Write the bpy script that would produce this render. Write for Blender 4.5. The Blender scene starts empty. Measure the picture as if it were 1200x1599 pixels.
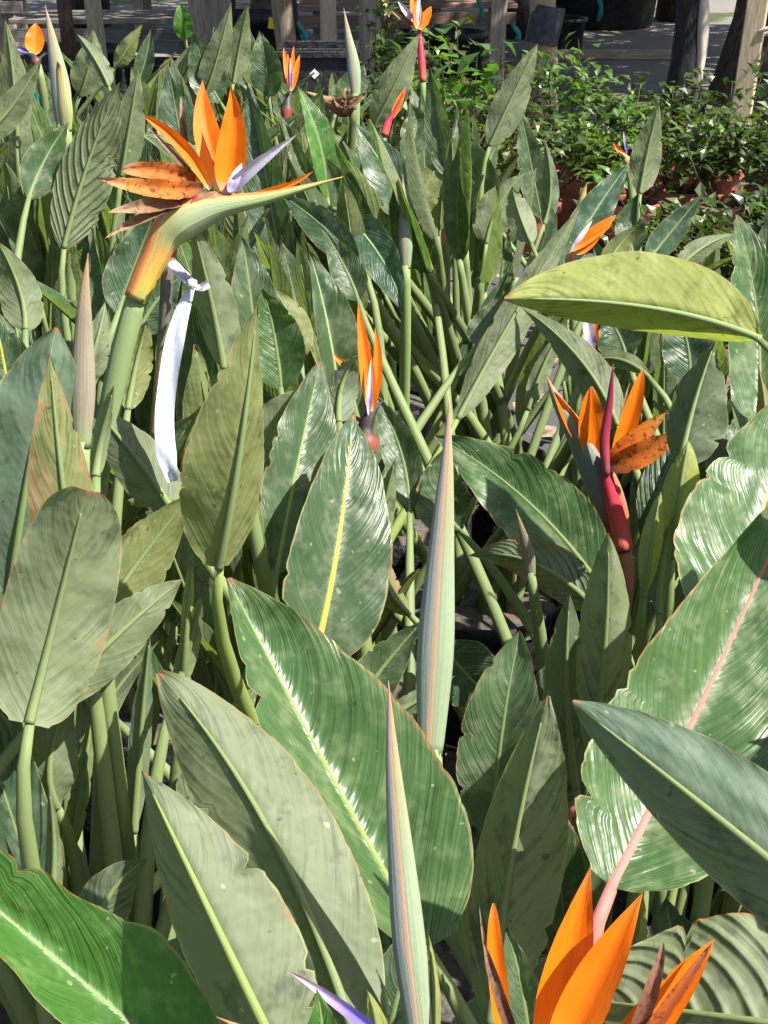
import bpy, bmesh, math, random
from math import sin, cos, pi, radians, sqrt, exp
from mathutils import Vector, Matrix, Quaternion, noise as mnoise

random.seed(7)
scn = bpy.context.scene
COL = scn.collection

# ------------------------------------------------------------------ camera
FPX = 2300.0                      # focal length in photo pixels (1200 x 1599)
PITCH = radians(24.0)
CAM = Vector((0.0, 0.0, 1.5))
FWD = Vector((0, cos(PITCH), -sin(PITCH)))
RGT = Vector((1, 0, 0))
UPV = Vector((0, sin(PITCH), cos(PITCH)))
cd = bpy.data.cameras.new('camera')
cam = bpy.data.objects.new('camera', cd)
COL.objects.link(cam)
cam.location = CAM
cam.rotation_euler = (pi / 2 - PITCH, 0, 0)
cd.sensor_fit = 'VERTICAL'
cd.sensor_height = 24.0
cd.lens = 24.0 * FPX / 1599.0
cd.clip_start = 0.02
cd.clip_end = 2000
cd.dof.use_dof = False
cd.dof.focus_distance = 1.45
cd.dof.aperture_fstop = 14.0
scn.camera = cam

# ------------------------------------------------------------------ light
SUN_ELEV = radians(52)
SUN_AZ = radians(114)             # clockwise from +Y (view direction): right, a little behind
w = bpy.data.worlds.new('World')
scn.world = w
w.use_nodes = True
wn = w.node_tree
bg = wn.nodes['Background']
sky = wn.nodes.new('ShaderNodeTexSky')
sky.sky_type = 'NISHITA'
sky.sun_disc = False
sky.sun_elevation = SUN_ELEV
sky.sun_rotation = SUN_AZ
sky.air_density = 1.0
sky.dust_density = 2.0
wn.links.new(sky.outputs[0], bg.inputs[0])
bg.inputs[1].default_value = 0.075
sd = bpy.data.lights.new('sun', 'SUN')
sd.energy = 5.0
sd.angle = radians(0.5)
sd.color = (1.0, 0.955, 0.88)
sun = bpy.data.objects.new('sun', sd)
COL.objects.link(sun)
sdir = Vector((sin(SUN_AZ) * cos(SUN_ELEV), cos(SUN_AZ) * cos(SUN_ELEV), sin(SUN_ELEV)))
sun.rotation_euler = sdir.to_track_quat('Z', 'Y').to_euler()
sun.location = (3, -3, 6)
vs = scn.view_settings
vs.view_transform = 'Standard'
vs.look = 'None'
vs.exposure = 1.15
vs.gamma = 1.0
vs.use_curve_mapping = False
scn.cycles.max_bounces = 4
scn.cycles.diffuse_bounces = 3
scn.cycles.glossy_bounces = 2
scn.cycles.transmission_bounces = 3
scn.cycles.transparent_max_bounces = 4
scn.cycles.use_denoising = True


def P(px, py, d):
    """photo pixel + depth along the view axis -> world point"""
    return CAM + d * (FWD + RGT * ((px - 600.0) / FPX) + UPV * ((799.5 - py) / FPX))


def to_px(p):
    v = p - CAM
    d = v.dot(FWD)
    if d < 0.05:
        return (-9999, -9999, d)
    return (600 + FPX * v.dot(RGT) / d, 799.5 - FPX * v.dot(UPV) / d, d)


# ------------------------------------------------------------------ materials
def new_mat(name):
    m = bpy.data.materials.new(name)
    m.use_nodes = True
    nt = m.node_tree
    for n in list(nt.nodes):
        nt.nodes.remove(n)
    out = nt.nodes.new('ShaderNodeOutputMaterial')
    return m, nt, out


class NT:
    """tiny helper round a node tree"""
    def __init__(self, nt):
        self.nt = nt

    def _set(self, sock, v):
        if isinstance(v, bpy.types.NodeSocket):
            self.nt.links.new(v, sock)
        elif v is not None:
            if sock.type == 'RGBA' and len(v) == 3:
                v = (*v, 1)
            sock.default_value = v

    def math(self, op, a, b=None, c=None, clamp=False):
        n = self.nt.nodes.new('ShaderNodeMath')
        n.operation = op
        n.use_clamp = clamp
        for i, v in enumerate((a, b, c)):
            if v is not None:
                self._set(n.inputs[i], v)
        return n.outputs[0]

    def mix(self, f, a, b, blend='MIX'):
        n = self.nt.nodes.new('ShaderNodeMix')
        n.data_type = 'RGBA'
        n.blend_type = blend
        self._set(n.inputs['Factor'], f)
        self._set(n.inputs[6], a)
        self._set(n.inputs[7], b)
        return n.outputs[2]

    def noise(self, vec, scale, detail=3, rough=0.55, out=0):
        n = self.nt.nodes.new('ShaderNodeTexNoise')
        if vec is not None:
            self._set(n.inputs['Vector'], vec)
        n.inputs['Scale'].default_value = scale
        n.inputs['Detail'].default_value = detail
        n.inputs['Roughness'].default_value = rough
        return n.outputs[out]

    def smooth(self, v, lo, hi):
        n = self.nt.nodes.new('ShaderNodeMapRange')
        n.interpolation_type = 'SMOOTHSTEP'
        self._set(n.inputs[0], v)
        n.inputs[1].default_value = lo
        n.inputs[2].default_value = hi
        return n.outputs[0]

    def ramp(self, v, stops):
        n = self.nt.nodes.new('ShaderNodeValToRGB')
        cr = n.color_ramp
        while len(cr.elements) < len(stops):
            cr.elements.new(0.5)
        for e, (p, c) in zip(cr.elements, stops):
            e.position = p
            e.color = (*c, 1)
        self._set(n.inputs[0], v)
        return n.outputs[0]

    def attr(self, name):
        n = self.nt.nodes.new('ShaderNodeAttribute')
        n.attribute_type = 'OBJECT'
        n.attribute_name = name
        return n.outputs['Fac']

    def node(self, t):
        return self.nt.nodes.new(t)

    def bump(self, h, strength, dist=0.002):
        n = self.nt.nodes.new('ShaderNodeBump')
        self._set(n.inputs['Strength'], strength)
        n.inputs['Distance'].default_value = dist
        self._set(n.inputs['Height'], h)
        return n.outputs[0]

    def principled(self, col, rough, normal=None, spec=0.5, metallic=0.0):
        n = self.nt.nodes.new('ShaderNodeBsdfPrincipled')
        self._set(n.inputs['Base Color'], col)
        self._set(n.inputs['Roughness'], rough)
        self._set(n.inputs['Specular IOR Level'], spec)
        n.inputs['Metallic'].default_value = metallic
        if normal is not None:
            self._set(n.inputs['Normal'], normal)
        return n.outputs[0]

    def mixsh(self, f, a, b):
        n = self.nt.nodes.new('ShaderNodeMixShader')
        self._set(n.inputs[0], f)
        self.nt.links.new(a, n.inputs[1])
        self.nt.links.new(b, n.inputs[2])
        return n.outputs[0]


def leaf_material():
    m, nt, out = new_mat('strelitzia_leaf')
    t = NT(nt)
    uv = t.node('ShaderNodeUVMap').outputs[0]
    sep = t.node('ShaderNodeSeparateXYZ')
    nt.links.new(uv, sep.inputs[0])
    u = t.math('MULTIPLY_ADD', sep.outputs[0], 2.0, -1.0)
    v = sep.outputs[1]
    a = t.math('ABSOLUTE', u)
    oi = t.node('ShaderNodeObjectInfo')
    tc = t.node('ShaderNodeTexCoord').outputs['Object']
    rnd4 = t.node('ShaderNodeCombineXYZ')
    nt.links.new(t.math('MULTIPLY', oi.outputs['Random'], 37.0), rnd4.inputs[0])
    nt.links.new(t.math('MULTIPLY', oi.outputs['Random'], 91.0), rnd4.inputs[1])
    vadd = t.node('ShaderNodeVectorMath')
    vadd.operation = 'ADD'
    nt.links.new(tc, vadd.inputs[0])
    nt.links.new(rnd4.outputs[0], vadd.inputs[1])
    pos = vadd.outputs[0]
    n_big = t.noise(pos, 11, 2)
    n_mid = t.noise(pos, 42, 2, 0.65)
    # lateral veins: leave the midrib, sweep toward the tip; irregular streaks along them
    asweep = t.math('POWER', a, 1.35)
    ph = t.math('SUBTRACT', v, t.math('MULTIPLY', asweep, 0.30))
    sg = t.math('SIGN', u)
    sv = t.node('ShaderNodeCombineXYZ')
    nt.links.new(t.math('MULTIPLY_ADD', sg, 7.0, t.math('MULTIPLY', a, 0.9)), sv.inputs[0])
    nt.links.new(t.math('MULTIPLY', ph, 30.0), sv.inputs[1])
    nt.links.new(t.math('MULTIPLY', oi.outputs['Random'], 53.0), sv.inputs[2])
    back_ = t.node('ShaderNodeNewGeometry').outputs['Backfacing']
    streak = t.noise(sv.outputs[0], 1.0, 2, 0.6)
    main = t.math('SINE', t.math('MULTIPLY', t.math('ADD', ph, t.math('MULTIPLY', n_big, 0.06)), 2 * pi * 11))
    main = t.math('MULTIPLY_ADD', t.math('POWER', t.math('MULTIPLY_ADD', main, 0.5, 0.5), 3.0), -2.0, 1.0)
    rib = t.attr('rib')
    wear = t.attr('wear')
    h = t.math('MULTIPLY', main, t.math('MULTIPLY_ADD', rib, 0.8, 0.03))
    h = t.math('ADD', h, t.math('MULTIPLY', streak, t.math('MULTIPLY_ADD', back_, -0.62, 0.82)))
    h = t.math('ADD', h, t.math('MULTIPLY', n_mid, t.math('MULTIPLY_ADD', back_, 0.35, 0.55)))
    h = t.math('ADD', h, t.math('MULTIPLY', n_big, 2.2))
    nrm = t.bump(h, 0.7, 0.0036)
    geo = t.node('ShaderNodeNewGeometry')
    back = geo.outputs['Backfacing']
    up = t.mix(n_big, (0.042, 0.084, 0.038), (0.076, 0.128, 0.054))
    lo = t.mix(n_big, (0.132, 0.166, 0.088), (0.190, 0.226, 0.120))
    col = t.mix(back, up, lo)
    # vein streak tint
    col = t.mix(t.math('MULTIPLY', t.smooth(streak, 0.52, 0.72), t.math('MULTIPLY_ADD', back, -0.18, 0.26)), col, (0.17, 0.225, 0.11))
    col = t.mix(t.math('MULTIPLY', t.math('SUBTRACT', 1.0, t.smooth(streak, 0.28, 0.46)), t.math('MULTIPLY_ADD', back, -0.16, 0.22)), col, (0.045, 0.075, 0.035))
    col = t.mix(t.math('MULTIPLY', t.math('MULTIPLY', t.smooth(t.math('MULTIPLY', main, -1.0), 0.2, 1.0), rib), 0.38), col, (0.035, 0.045, 0.025))
    # mottling: pale dust film and darker blotches
    col = t.mix(t.math('MULTIPLY', t.smooth(n_mid, 0.46, 0.70), 0.42), col, (0.215, 0.235, 0.16))
    blot = t.noise(pos, 27, 3, 0.72)
    col = t.mix(t.math('MULTIPLY', t.math('SUBTRACT', 1.0, t.smooth(blot, 0.30, 0.44)), 0.50), col, (0.040, 0.055, 0.028))
    dk = t.math('MULTIPLY', t.smooth(n_big, 0.42, 0.62), t.math('SUBTRACT', 1.0, t.smooth(t.math('ADD', t.math('MULTIPLY', streak, 0.6), t.math('MULTIPLY', blot, 0.4)), 0.36, 0.54)))
    col = t.mix(t.math('MULTIPLY', dk, t.math('MULTIPLY_ADD', back, 0.55, 0.15)), col, (0.050, 0.070, 0.042))
    # object tint
    col = t.mix(1.0, col, oi.outputs['Color'], 'MULTIPLY')
    # midrib line
    ml = t.math('SUBTRACT', 1.0, t.smooth(a, 0.012, 0.055))
    col = t.mix(t.math('MULTIPLY', ml, 0.6), col, (0.26, 0.31, 0.13))
    # margin: thin pale / rusty line
    em = t.smooth(t.math('ADD', a, t.math('MULTIPLY', t.math('SUBTRACT', n_mid, 0.5), 0.05)), 0.955, 0.985)
    ecol = t.mix(t.smooth(n_big, 0.45, 0.6), (0.32, 0.33, 0.15), (0.32, 0.17, 0.07))
    col = t.mix(t.math('MULTIPLY', em, 0.7), col, ecol)
    # dead tip
    tipm = t.smooth(t.math('ADD', v, t.math('MULTIPLY', t.math('SUBTRACT', n_mid, 0.5), 0.03)), 0.968, 0.99)
    col = t.mix(t.math('MULTIPLY', tipm, 0.8), col, (0.30, 0.17, 0.085))
    # wear: brown blotches concentrated along the margins, and specks
    wv = t.math('ADD', blot, t.math('MULTIPLY', t.math('POWER', a, 3.0), 0.20))
    wv = t.math('ADD', wv, t.math('MULTIPLY_ADD', wear, 0.30, -0.16))
    col = t.mix(t.math('MULTIPLY', t.smooth(wv, 0.66, 0.76), 0.85), col, t.mix(n_mid, (0.15, 0.075, 0.025), (0.42, 0.29, 0.17)))
    spn = t.noise(pos, 105, 1, 0.5)
    col = t.mix(t.math('MULTIPLY', t.smooth(spn, 0.74, 0.78), 0.5), col, (0.42, 0.42, 0.30))
    col = t.mix(t.math('MULTIPLY', t.math('SUBTRACT', 1.0, t.smooth(spn, 0.22, 0.26)), 0.6), col, (0.05, 0.04, 0.02))
    rough = t.math('MULTIPLY_ADD', back, 0.20, 0.37)
    rough = t.math('ADD', rough, t.math('MULTIPLY', t.math('SUBTRACT', n_mid, 0.5), 0.30))
    spec = t.math('MULTIPLY_ADD', back, -0.18, 0.50)
    b = t.principled(col, rough, nrm, spec)
    tr = t.node('ShaderNodeBsdfTranslucent')
    tcol = t.mix(1.0, col, (1.8, 2.1, 0.75), 'MULTIPLY')
    nt.links.new(tcol, tr.inputs[0])
    nt.links.new(nrm, tr.inputs[1])
    nt.links.new(t.mixsh(0.30, b, tr.outputs[0]), out.inputs[0])
    return m


def petiole_material():
    m, nt, out = new_mat('strelitzia_petiole')
    t = NT(nt)
    oi = t.node('ShaderNodeObjectInfo')
    tc = t.node('ShaderNodeTexCoord').outputs['Object']
    uv = t.node('ShaderNodeUVMap').outputs[0]
    mp = t.node('ShaderNodeMapping')
    mp.inputs['Scale'].default_value = (40, 2.5, 1)
    nt.links.new(uv, mp.inputs[0])
    st = t.noise(mp.outputs[0], 1.0, 4, 0.6)
    nb = t.noise(tc, 9, 3)
    nf = t.noise(tc, 90, 4, 0.65)
    col = t.mix(nb, (0.125, 0.185, 0.062), (0.185, 0.240, 0.085))
    col = t.mix(t.math('MULTIPLY', st, 0.45), col, (0.20, 0.23, 0.125))
    col = t.mix(t.math('MULTIPLY', t.smooth(nf, 0.60, 0.75), 0.5), col, (0.09, 0.075, 0.035))
    col = t.mix(1.0, col, oi.outputs['Color'], 'MULTIPLY')
    nrm = t.bump(t.math('ADD', st, t.math('MULTIPLY', nf, 0.3)), 0.35, 0.0015)
    b = t.principled(col, 0.55, nrm, 0.25)
    nt.links.new(b, out.inputs[0])
    return m


def ribbon_tube_material(name, stops_v, stops_u=None, ublend=0.8, rough=0.45, transl=0.15, mott=0.25, mottcol=(0.1, 0.06, 0.03)):
    """material for spathes, buds, sepals: colour along the length (v) and round the section (u)"""
    m, nt, out = new_mat(name)
    t = NT(nt)
    uv = t.node('ShaderNodeUVMap').outputs[0]
    sep = t.node('ShaderNodeSeparateXYZ')
    nt.links.new(uv, sep.inputs[0])
    tc = t.node('ShaderNodeTexCoord').outputs['Object']
    nb = t.noise(tc, 25, 4, 0.6)
    nf = t.noise(tc, 160, 4, 0.65)
    jit = t.math('MULTIPLY', t.math('SUBTRACT', nb, 0.5), 0.22)
    col = t.ramp(t.math('ADD', sep.outputs[1], jit), stops_v)
    if stops_u:
        cu = t.ramp(t.math('ADD', sep.outputs[0], t.math('MULTIPLY', jit, 0.3)), [(p, c[:3]) for p, c in stops_u])
        n = t.node('ShaderNodeValToRGB')
        cr = n.color_ramp
        while len(cr.elements) < len(stops_u):
            cr.elements.new(0.5)
        for e, (p, c) in zip(cr.elements, stops_u):
            e.position = p
            k = c[3] if len(c) > 3 else 1.0
            e.color = (k, k, k, 1)
        nt.links.new(sep.outputs[0], n.inputs[0])
        col = t.mix(t.math('MULTIPLY', n.outputs[0], ublend), col, cu)
    mp = t.node('ShaderNodeMapping')
    mp.inputs['Scale'].default_value = (34, 2.0, 1)
    nt.links.new(uv, mp.inputs[0])
    st = t.noise(mp.outputs[0], 1.0, 4, 0.6)
    col = t.mix(t.math('MULTIPLY', t.smooth(nf, 0.50, 0.66), mott), col, mottcol)
    cs = t.node('ShaderNodeCombineXYZ')
    sv = t.math('MULTIPLY_ADD', st, 0.5, 0.75)
    for i in range(3):
        nt.links.new(sv, cs.inputs[i])
    col = t.mix(1.0, col, cs.outputs[0], 'MULTIPLY')
    oi = t.node('ShaderNodeObjectInfo')
    col = t.mix(1.0, col, oi.outputs['Color'], 'MULTIPLY')
    nrm = t.bump(t.math('ADD', st, t.math('MULTIPLY', nf, 0.3)), 0.5, 0.0015)
    b = t.principled(col, rough, nrm, 0.35)
    if transl:
        tr = t.node('ShaderNodeBsdfTranslucent')
        nt.links.new(col, tr.inputs[0])
        b = t.mixsh(transl, b, tr.outputs[0])
    nt.links.new(b, out.inputs[0])
    return m


def plain_material(name, c1, c2, scale=20, rough=0.7, bump=0.4, dist=0.004, streak=None, spec=0.3, c3=None):
    m, nt, out = new_mat(name)
    t = NT(nt)
    tc = t.node('ShaderNodeTexCoord').outputs['Object']
    vec = tc
    if streak:
        mp = t.node('ShaderNodeMapping')
        mp.inputs['Scale'].default_value = streak
        nt.links.new(tc, mp.inputs[0])
        vec = mp.outputs[0]
    a = t.noise(vec, scale, 5, 0.62)
    f = t.smooth(a, 0.3, 0.7)
    col = t.mix(f, c1, c2)
    if c3:
        col = t.mix(t.smooth(t.noise(tc, scale * 0.35, 4, 0.7), 0.52, 0.66), col, c3)
    oi = t.node('ShaderNodeObjectInfo')
    col = t.mix(1.0, col, oi.outputs['Color'], 'MULTIPLY')
    nrm = t.bump(t.noise(vec, scale * 2.2, 5, 0.65), bump, dist)
    nt.links.new(t.principled(col, rough, nrm, spec), out.inputs[0])
    return m


def ground_material():
    m, nt, out = new_mat('ground_cover')
    t = NT(nt)
    tc = t.node('ShaderNodeTexCoord').outputs['Object']
    sp = t.node('ShaderNodeSeparateXYZ')
    nt.links.new(tc, sp.inputs[0])
    nl = t.noise(tc, 0.9, 5, 0.62)
    nm = t.noise(tc, 6, 5, 0.65)
    nf = t.noise(tc, 70, 4, 0.7)
    mat_ = t.mix(nf, (0.05, 0.052, 0.056), (0.13, 0.127, 0.125))
    # woven weed mat
    wx = t.math('SINE', t.math('MULTIPLY', sp.outputs[0], 1300))
    wy = t.math('SINE', t.math('MULTIPLY', sp.outputs[1], 1300))
    wv = t.math('MULTIPLY', wx, wy)
    soil = t.mix(nf, (0.10, 0.072, 0.048), (0.24, 0.19, 0.14))
    col = t.mix(t.smooth(nm, 0.50, 0.62), mat_, soil)
    # farther off: sandy path with grass patches
    far = t.smooth(t.math('ADD', sp.outputs[1], t.math('MULTIPLY', nl, 1.5)), 7.6, 8.8)
    sand = t.mix(nm, (0.17, 0.155, 0.145), (0.30, 0.275, 0.25))
    grass = t.mix(nf, (0.05, 0.075, 0.025), (0.11, 0.13, 0.05))
    farc = t.mix(t.smooth(t.noise(tc, 0.55, 4, 0.6), 0.50, 0.60), sand, grass)
    col = t.mix(far, col, farc)
    nrm = t.bump(t.math('ADD', t.math('MULTIPLY', wv, 0.10), t.math('ADD', nm, t.math('MULTIPLY', nf, 0.5))), 0.6, 0.01)
    nt.links.new(t.principled(col, 0.85, nrm, 0.2), out.inputs[0])
    return m


M_LEAF = leaf_material()
M_PET = petiole_material()
ORANGE = [(0.0, (0.75, 0.50, 0.30)), (0.10, (0.90, 0.30, 0.02)), (0.35, (0.95, 0.215, 0.004)), (0.85, (0.93, 0.19, 0.004)), (1.0, (0.80, 0.22, 0.03))]
M_SEPAL = ribbon_tube_material('orange_sepal', ORANGE, None, rough=0.45, transl=0.32, mott=0.04, mottcol=(0.7, 0.10, 0.0))
M_SEPAL_OLD = ribbon_tube_material('withered_sepal', [(0, (0.12, 0.05, 0.02)), (0.3, (0.50, 0.12, 0.012)), (0.75, (0.55, 0.17, 0.03)), (1.0, (0.42, 0.24, 0.12))],
                                   None, rough=0.7, transl=0.2, mott=0.85, mottcol=(0.05, 0.018, 0.008))
M_DRY = ribbon_tube_material('dry_sepal', [(0, (0.09, 0.045, 0.025)), (0.5, (0.22, 0.115, 0.06)), (1.0, (0.42, 0.29, 0.18))], None, rough=0.8, transl=0.15, mott=0.6,
                             mottcol=(0.05, 0.025, 0.015))
M_PETAL = ribbon_tube_material('lavender_petal', [(0, (0.62, 0.58, 0.62)), (0.22, (0.30, 0.25, 0.48)), (0.45, (0.55, 0.52, 0.66)), (1.0, (0.66, 0.62, 0.66))], None,
                               rough=0.5, transl=0.2, mott=0.1, mottcol=(0.25, 0.2, 0.45))
M_PETALB = ribbon_tube_material('violet_petal', [(0, (0.10, 0.07, 0.34)), (0.45, (0.16, 0.12, 0.42)), (0.75, (0.45, 0.36, 0.50)), (1.0, (0.42, 0.24, 0.22))], None,
                                rough=0.45, transl=0.1, mott=0.1, mottcol=(0.1, 0.07, 0.3))
# spathe of the tall flower: yellow heel, grey green keel, red and orange upper seam (u = 0.25 is the top seam)
M_SPATHE = ribbon_tube_material('green_spathe', [(0.0, (0.36, 0.40, 0.12)), (0.12, (0.60, 0.44, 0.07)), (0.24, (0.58, 0.33, 0.08)), (0.34, (0.40, 0.42, 0.17)), (0.55, (0.30, 0.37, 0.22)), (0.9, (0.36, 0.45, 0.16)), (1.0, (0.45, 0.42, 0.15))],
                                [(0.10, (0.3, 0.3, 0.2, 0)), (0.165, (0.70, 0.40, 0.10, 0.8)), (0.25, (0.72, 0.11, 0.04, 1)), (0.335, (0.70, 0.40, 0.10, 0.8)), (0.40, (0.3, 0.3, 0.2, 0))], 0.85, 0.5, 0.1, 0.12, (0.2, 0.22, 0.12))
M_SPATHE_P = ribbon_tube_material('purple_spathe', [(0.0, (0.30, 0.035, 0.055)), (0.16, (0.24, 0.045, 0.07)), (0.28, (0.17, 0.13, 0.155)), (0.5, (0.145, 0.19, 0.155)), (0.85, (0.19, 0.24, 0.17)), (1.0, (0.50, 0.20, 0.08))],
                                  [(0.15, (0.3, 0.3, 0.2, 0)), (0.22, (0.55, 0.22, 0.08, 1)), (0.28, (0.55, 0.10, 0.05, 1)), (0.35, (0.3, 0.3, 0.2, 0))], 0.8, 0.45, 0.05, 0.15, (0.1, 0.05, 0.06))
M_SPATHE_D = ribbon_tube_material('dark_spathe', [(0.0, (0.35, 0.09, 0.05)), (0.25, (0.30, 0.07, 0.05)), (0.45, (0.045, 0.035, 0.035)), (1.0, (0.04, 0.038, 0.040))], None, 0.8, 0.5, 0.0, 0.2, (0.02, 0.015, 0.015))
M_RED = ribbon_tube_material('red_bract', [(0.0, (0.50, 0.12, 0.10)), (0.3, (0.62, 0.05, 0.06)), (0.6, (0.45, 0.03, 0.06)), (1.0, (0.25, 0.02, 0.05))], None, 0.8, 0.35, 0.1, 0.1, (0.15, 0.01, 0.04))
M_BUD = ribbon_tube_material('green_bud_shaded_side', [(0.0, (0.26, 0.33, 0.20)), (0.45, (0.27, 0.34, 0.21)), (0.72, (0.34, 0.32, 0.17)), (0.9, (0.48, 0.30, 0.20)), (1.0, (0.42, 0.20, 0.12))],
                             [(0.225, (0.40, 0.30, 0.20, 0)), (0.25, (0.55, 0.25, 0.17, 1)), (0.275, (0.52, 0.27, 0.20, 1)), (0.32, (0.23, 0.25, 0.32, 0.95)), (0.55, (0.20, 0.23, 0.30, 0.9)), (0.66, (0.3, 0.3, 0.2, 0))],
                             0.60, 0.5, 0.05, 0.15, (0.2, 0.22, 0.2))  # blue-grey flank is the bud's shaded side put into its colour
M_BUD_B = ribbon_tube_material('brown_bud', [(0.0, (0.24, 0.30, 0.15)), (0.2, (0.27, 0.24, 0.17)), (0.6, (0.25, 0.21, 0.155)), (0.9, (0.40, 0.28, 0.13)), (1.0, (0.42, 0.22, 0.10))], None, 0.8, 0.5, 0.05, 0.15, (0.2, 0.16, 0.12))
M_RIBBON = plain_material('white_tape', (0.48, 0.50, 0.58), (0.58, 0.60, 0.66), 60, 0.6, 0.25, 0.001)
M_GROUND = ground_material()
M_BAG = plain_material('black_plastic', (0.012, 0.012, 0.014), (0.03, 0.03, 0.033), 14, 0.42, 0.7, 0.02)
M_SOIL = plain_material('grey_mulch', (0.055, 0.05, 0.048), (0.15, 0.14, 0.13), 40, 0.9, 0.9, 0.012, c3=(0.16, 0.115, 0.075))
M_POST = plain_material('grey_timber', (0.17, 0.145, 0.12), (0.32, 0.285, 0.24), 14, 0.8, 0.5, 0.006, (6, 6, 0.6))
M_POST_T = plain_material('tan_timber', (0.36, 0.29, 0.19), (0.55, 0.46, 0.33), 14, 0.75, 0.4, 0.005, (6, 6, 0.6))
M_BARK = plain_material('dark_bark', (0.035, 0.027, 0.022), (0.11, 0.085, 0.065), 10, 0.9, 1.0, 0.03, (3, 3, 0.8), c3=(0.16, 0.14, 0.12))
M_CHAR = plain_material('black_wrap', (0.008, 0.008, 0.010), (0.035, 0.035, 0.04), 12, 0.5, 0.8, 0.02, (3, 3, 0.7))
M_PALE = plain_material('pale_wood', (0.40, 0.33, 0.27), (0.62, 0.56, 0.50), 20, 0.7, 0.4, 0.004, (4, 4, 0.6))
M_TERRA = plain_material('terracotta', (0.30, 0.085, 0.055), (0.46, 0.17, 0.115), 18, 0.8, 0.4, 0.004, c3=(0.42, 0.25, 0.19))
M_ROPE = plain_material('rope', (0.40, 0.36, 0.28), (0.58, 0.54, 0.45), 90, 0.8, 0.7, 0.004)
M_TEAL = plain_material('teal_plastic', (0.0, 0.13, 0.125), (0.01, 0.22, 0.20), 20, 0.4, 0.2, 0.002)
M_YEL = plain_material('yellow_tag', (0.75, 0.60, 0.02), (0.85, 0.70, 0.05), 20, 0.5, 0.2, 0.002)
M_WHITE = plain_material('white_sticker', (0.70, 0.70, 0.70), (0.80, 0.80, 0.80), 20, 0.5, 0.2, 0.002)
M_DKBLUE = plain_material('dark_band', (0.025, 0.03, 0.045), (0.06, 0.065, 0.085), 20, 0.5, 0.4, 0.004)
M_PLANK = plain_material('weathered_plank', (0.13, 0.115, 0.10), (0.27, 0.24, 0.21), 8, 0.85, 0.5, 0.006, (0.7, 6, 6))
M_SAWN = plain_material('reddish_board', (0.22, 0.13, 0.09), (0.34, 0.22, 0.16), 8, 0.85, 0.5, 0.006, (0.7, 6, 6))
M_LITTER = plain_material('dry_leaf_litter', (0.16, 0.10, 0.06), (0.42, 0.33, 0.24), 25, 0.85, 0.4, 0.003)


def shrub_leaf_material(name, c1, c2, tr_):
    m, nt, out = new_mat(name)
    t = NT(nt)
    at = t.node('ShaderNodeAttribute')
    at.attribute_name = 'tone'
    oi = t.node('ShaderNodeObjectInfo')
    tc = t.node('ShaderNodeTexCoord').outputs['Object']
    col = t.mix(at.outputs['Fac'], c1, c2)
    col = t.mix(t.math('MULTIPLY', t.smooth(t.noise(tc, 9, 3), 0.5, 0.7), 0.4), col, (0.11, 0.10, 0.03))
    col = t.mix(1.0, col, oi.outputs['Color'], 'MULTIPLY')
    b = t.principled(col, 0.38, t.bump(t.noise(tc, 120, 3), 0.4, 0.002), 0.5)
    tr = t.node('ShaderNodeBsdfTranslucent')
    nt.links.new(t.mix(1.0, col, (1.6, 2.0, 0.5), 'MULTIPLY'), tr.inputs[0])
    nt.links.new(t.mixsh(tr_, b, tr.outputs[0]), out.inputs[0])
    return m


M_SHRUB = shrub_leaf_material('shrub_leaf', (0.022, 0.045, 0.018), (0.085, 0.130, 0.034), 0.25)
M_BRIGHT = shrub_leaf_material('bright_shrub_leaf', (0.05, 0.12, 0.03), (0.12, 0.22, 0.05), 0.35)
M_CROWN = shrub_leaf_material('tree_leaf', (0.03, 0.06, 0.02), (0.07, 0.11, 0.03), 0.25)


# ------------------------------------------------------------------ object helpers
def empty(name, loc=(0, 0, 0)):
    o = bpy.data.objects.new(name, None)
    COL.objects.link(o)
    o.location = loc
    o.empty_display_size = 0.05
    return o


def tag(o, label=None, cat=None, group=None, kind=None):
    if label:
        o['label'] = label
    if cat:
        o['category'] = cat
    if group:
        o['group'] = group
    if kind:
        o['kind'] = kind
    return o


def link(name, me, mat, parent=None, smooth=True, color=None):
    if mat is not None and not me.materials:
        me.materials.append(mat)
    if smooth:
        me.polygons.foreach_set('use_smooth', [True] * len(me.polygons))
    o = bpy.data.objects.new(name, me)
    COL.objects.link(o)
    if parent is not None:
        o.parent = parent
        if me.get('local') is None:      # vertices are world coordinates: keep them so under a moved root
            loc = Vector()
            p = parent
            while p is not None:
                loc += p.location
                p = p.parent
            o.location = -loc
    if color:
        o.color = (*color, 1)
    return o


def mesh(name, verts, faces, uvs=None):
    me = bpy.data.meshes.new(name)
    me.from_pydata([tuple(v) for v in verts], [], faces)
    if uvs is not None:
        lay = me.uv_layers.new(name='UVMap')
        vi = [0] * len(me.loops)
        me.loops.foreach_get('vertex_index', vi)
        flat = []
        for k in vi:
            flat.extend(uvs[k])
        lay.data.foreach_set('uv', flat)
    me.update()
    return me


def bez2(a, m, b):
    """quadratic through m at t=.5"""
    c = 2 * m - 0.5 * (a + b)
    return lambda t: (1 - t) ** 2 * a + 2 * t * (1 - t) * c + t * t * b


def bez3(a, b, c, d):
    return lambda t: (1 - t) ** 3 * a + 3 * t * (1 - t) ** 2 * b + 3 * t * t * (1 - t) * c + t ** 3 * d


def tangents(pts):
    n = len(pts)
    return [(pts[min(i + 1, n - 1)] - pts[max(i - 1, 0)]).normalized() for i in range(n)]


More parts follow.
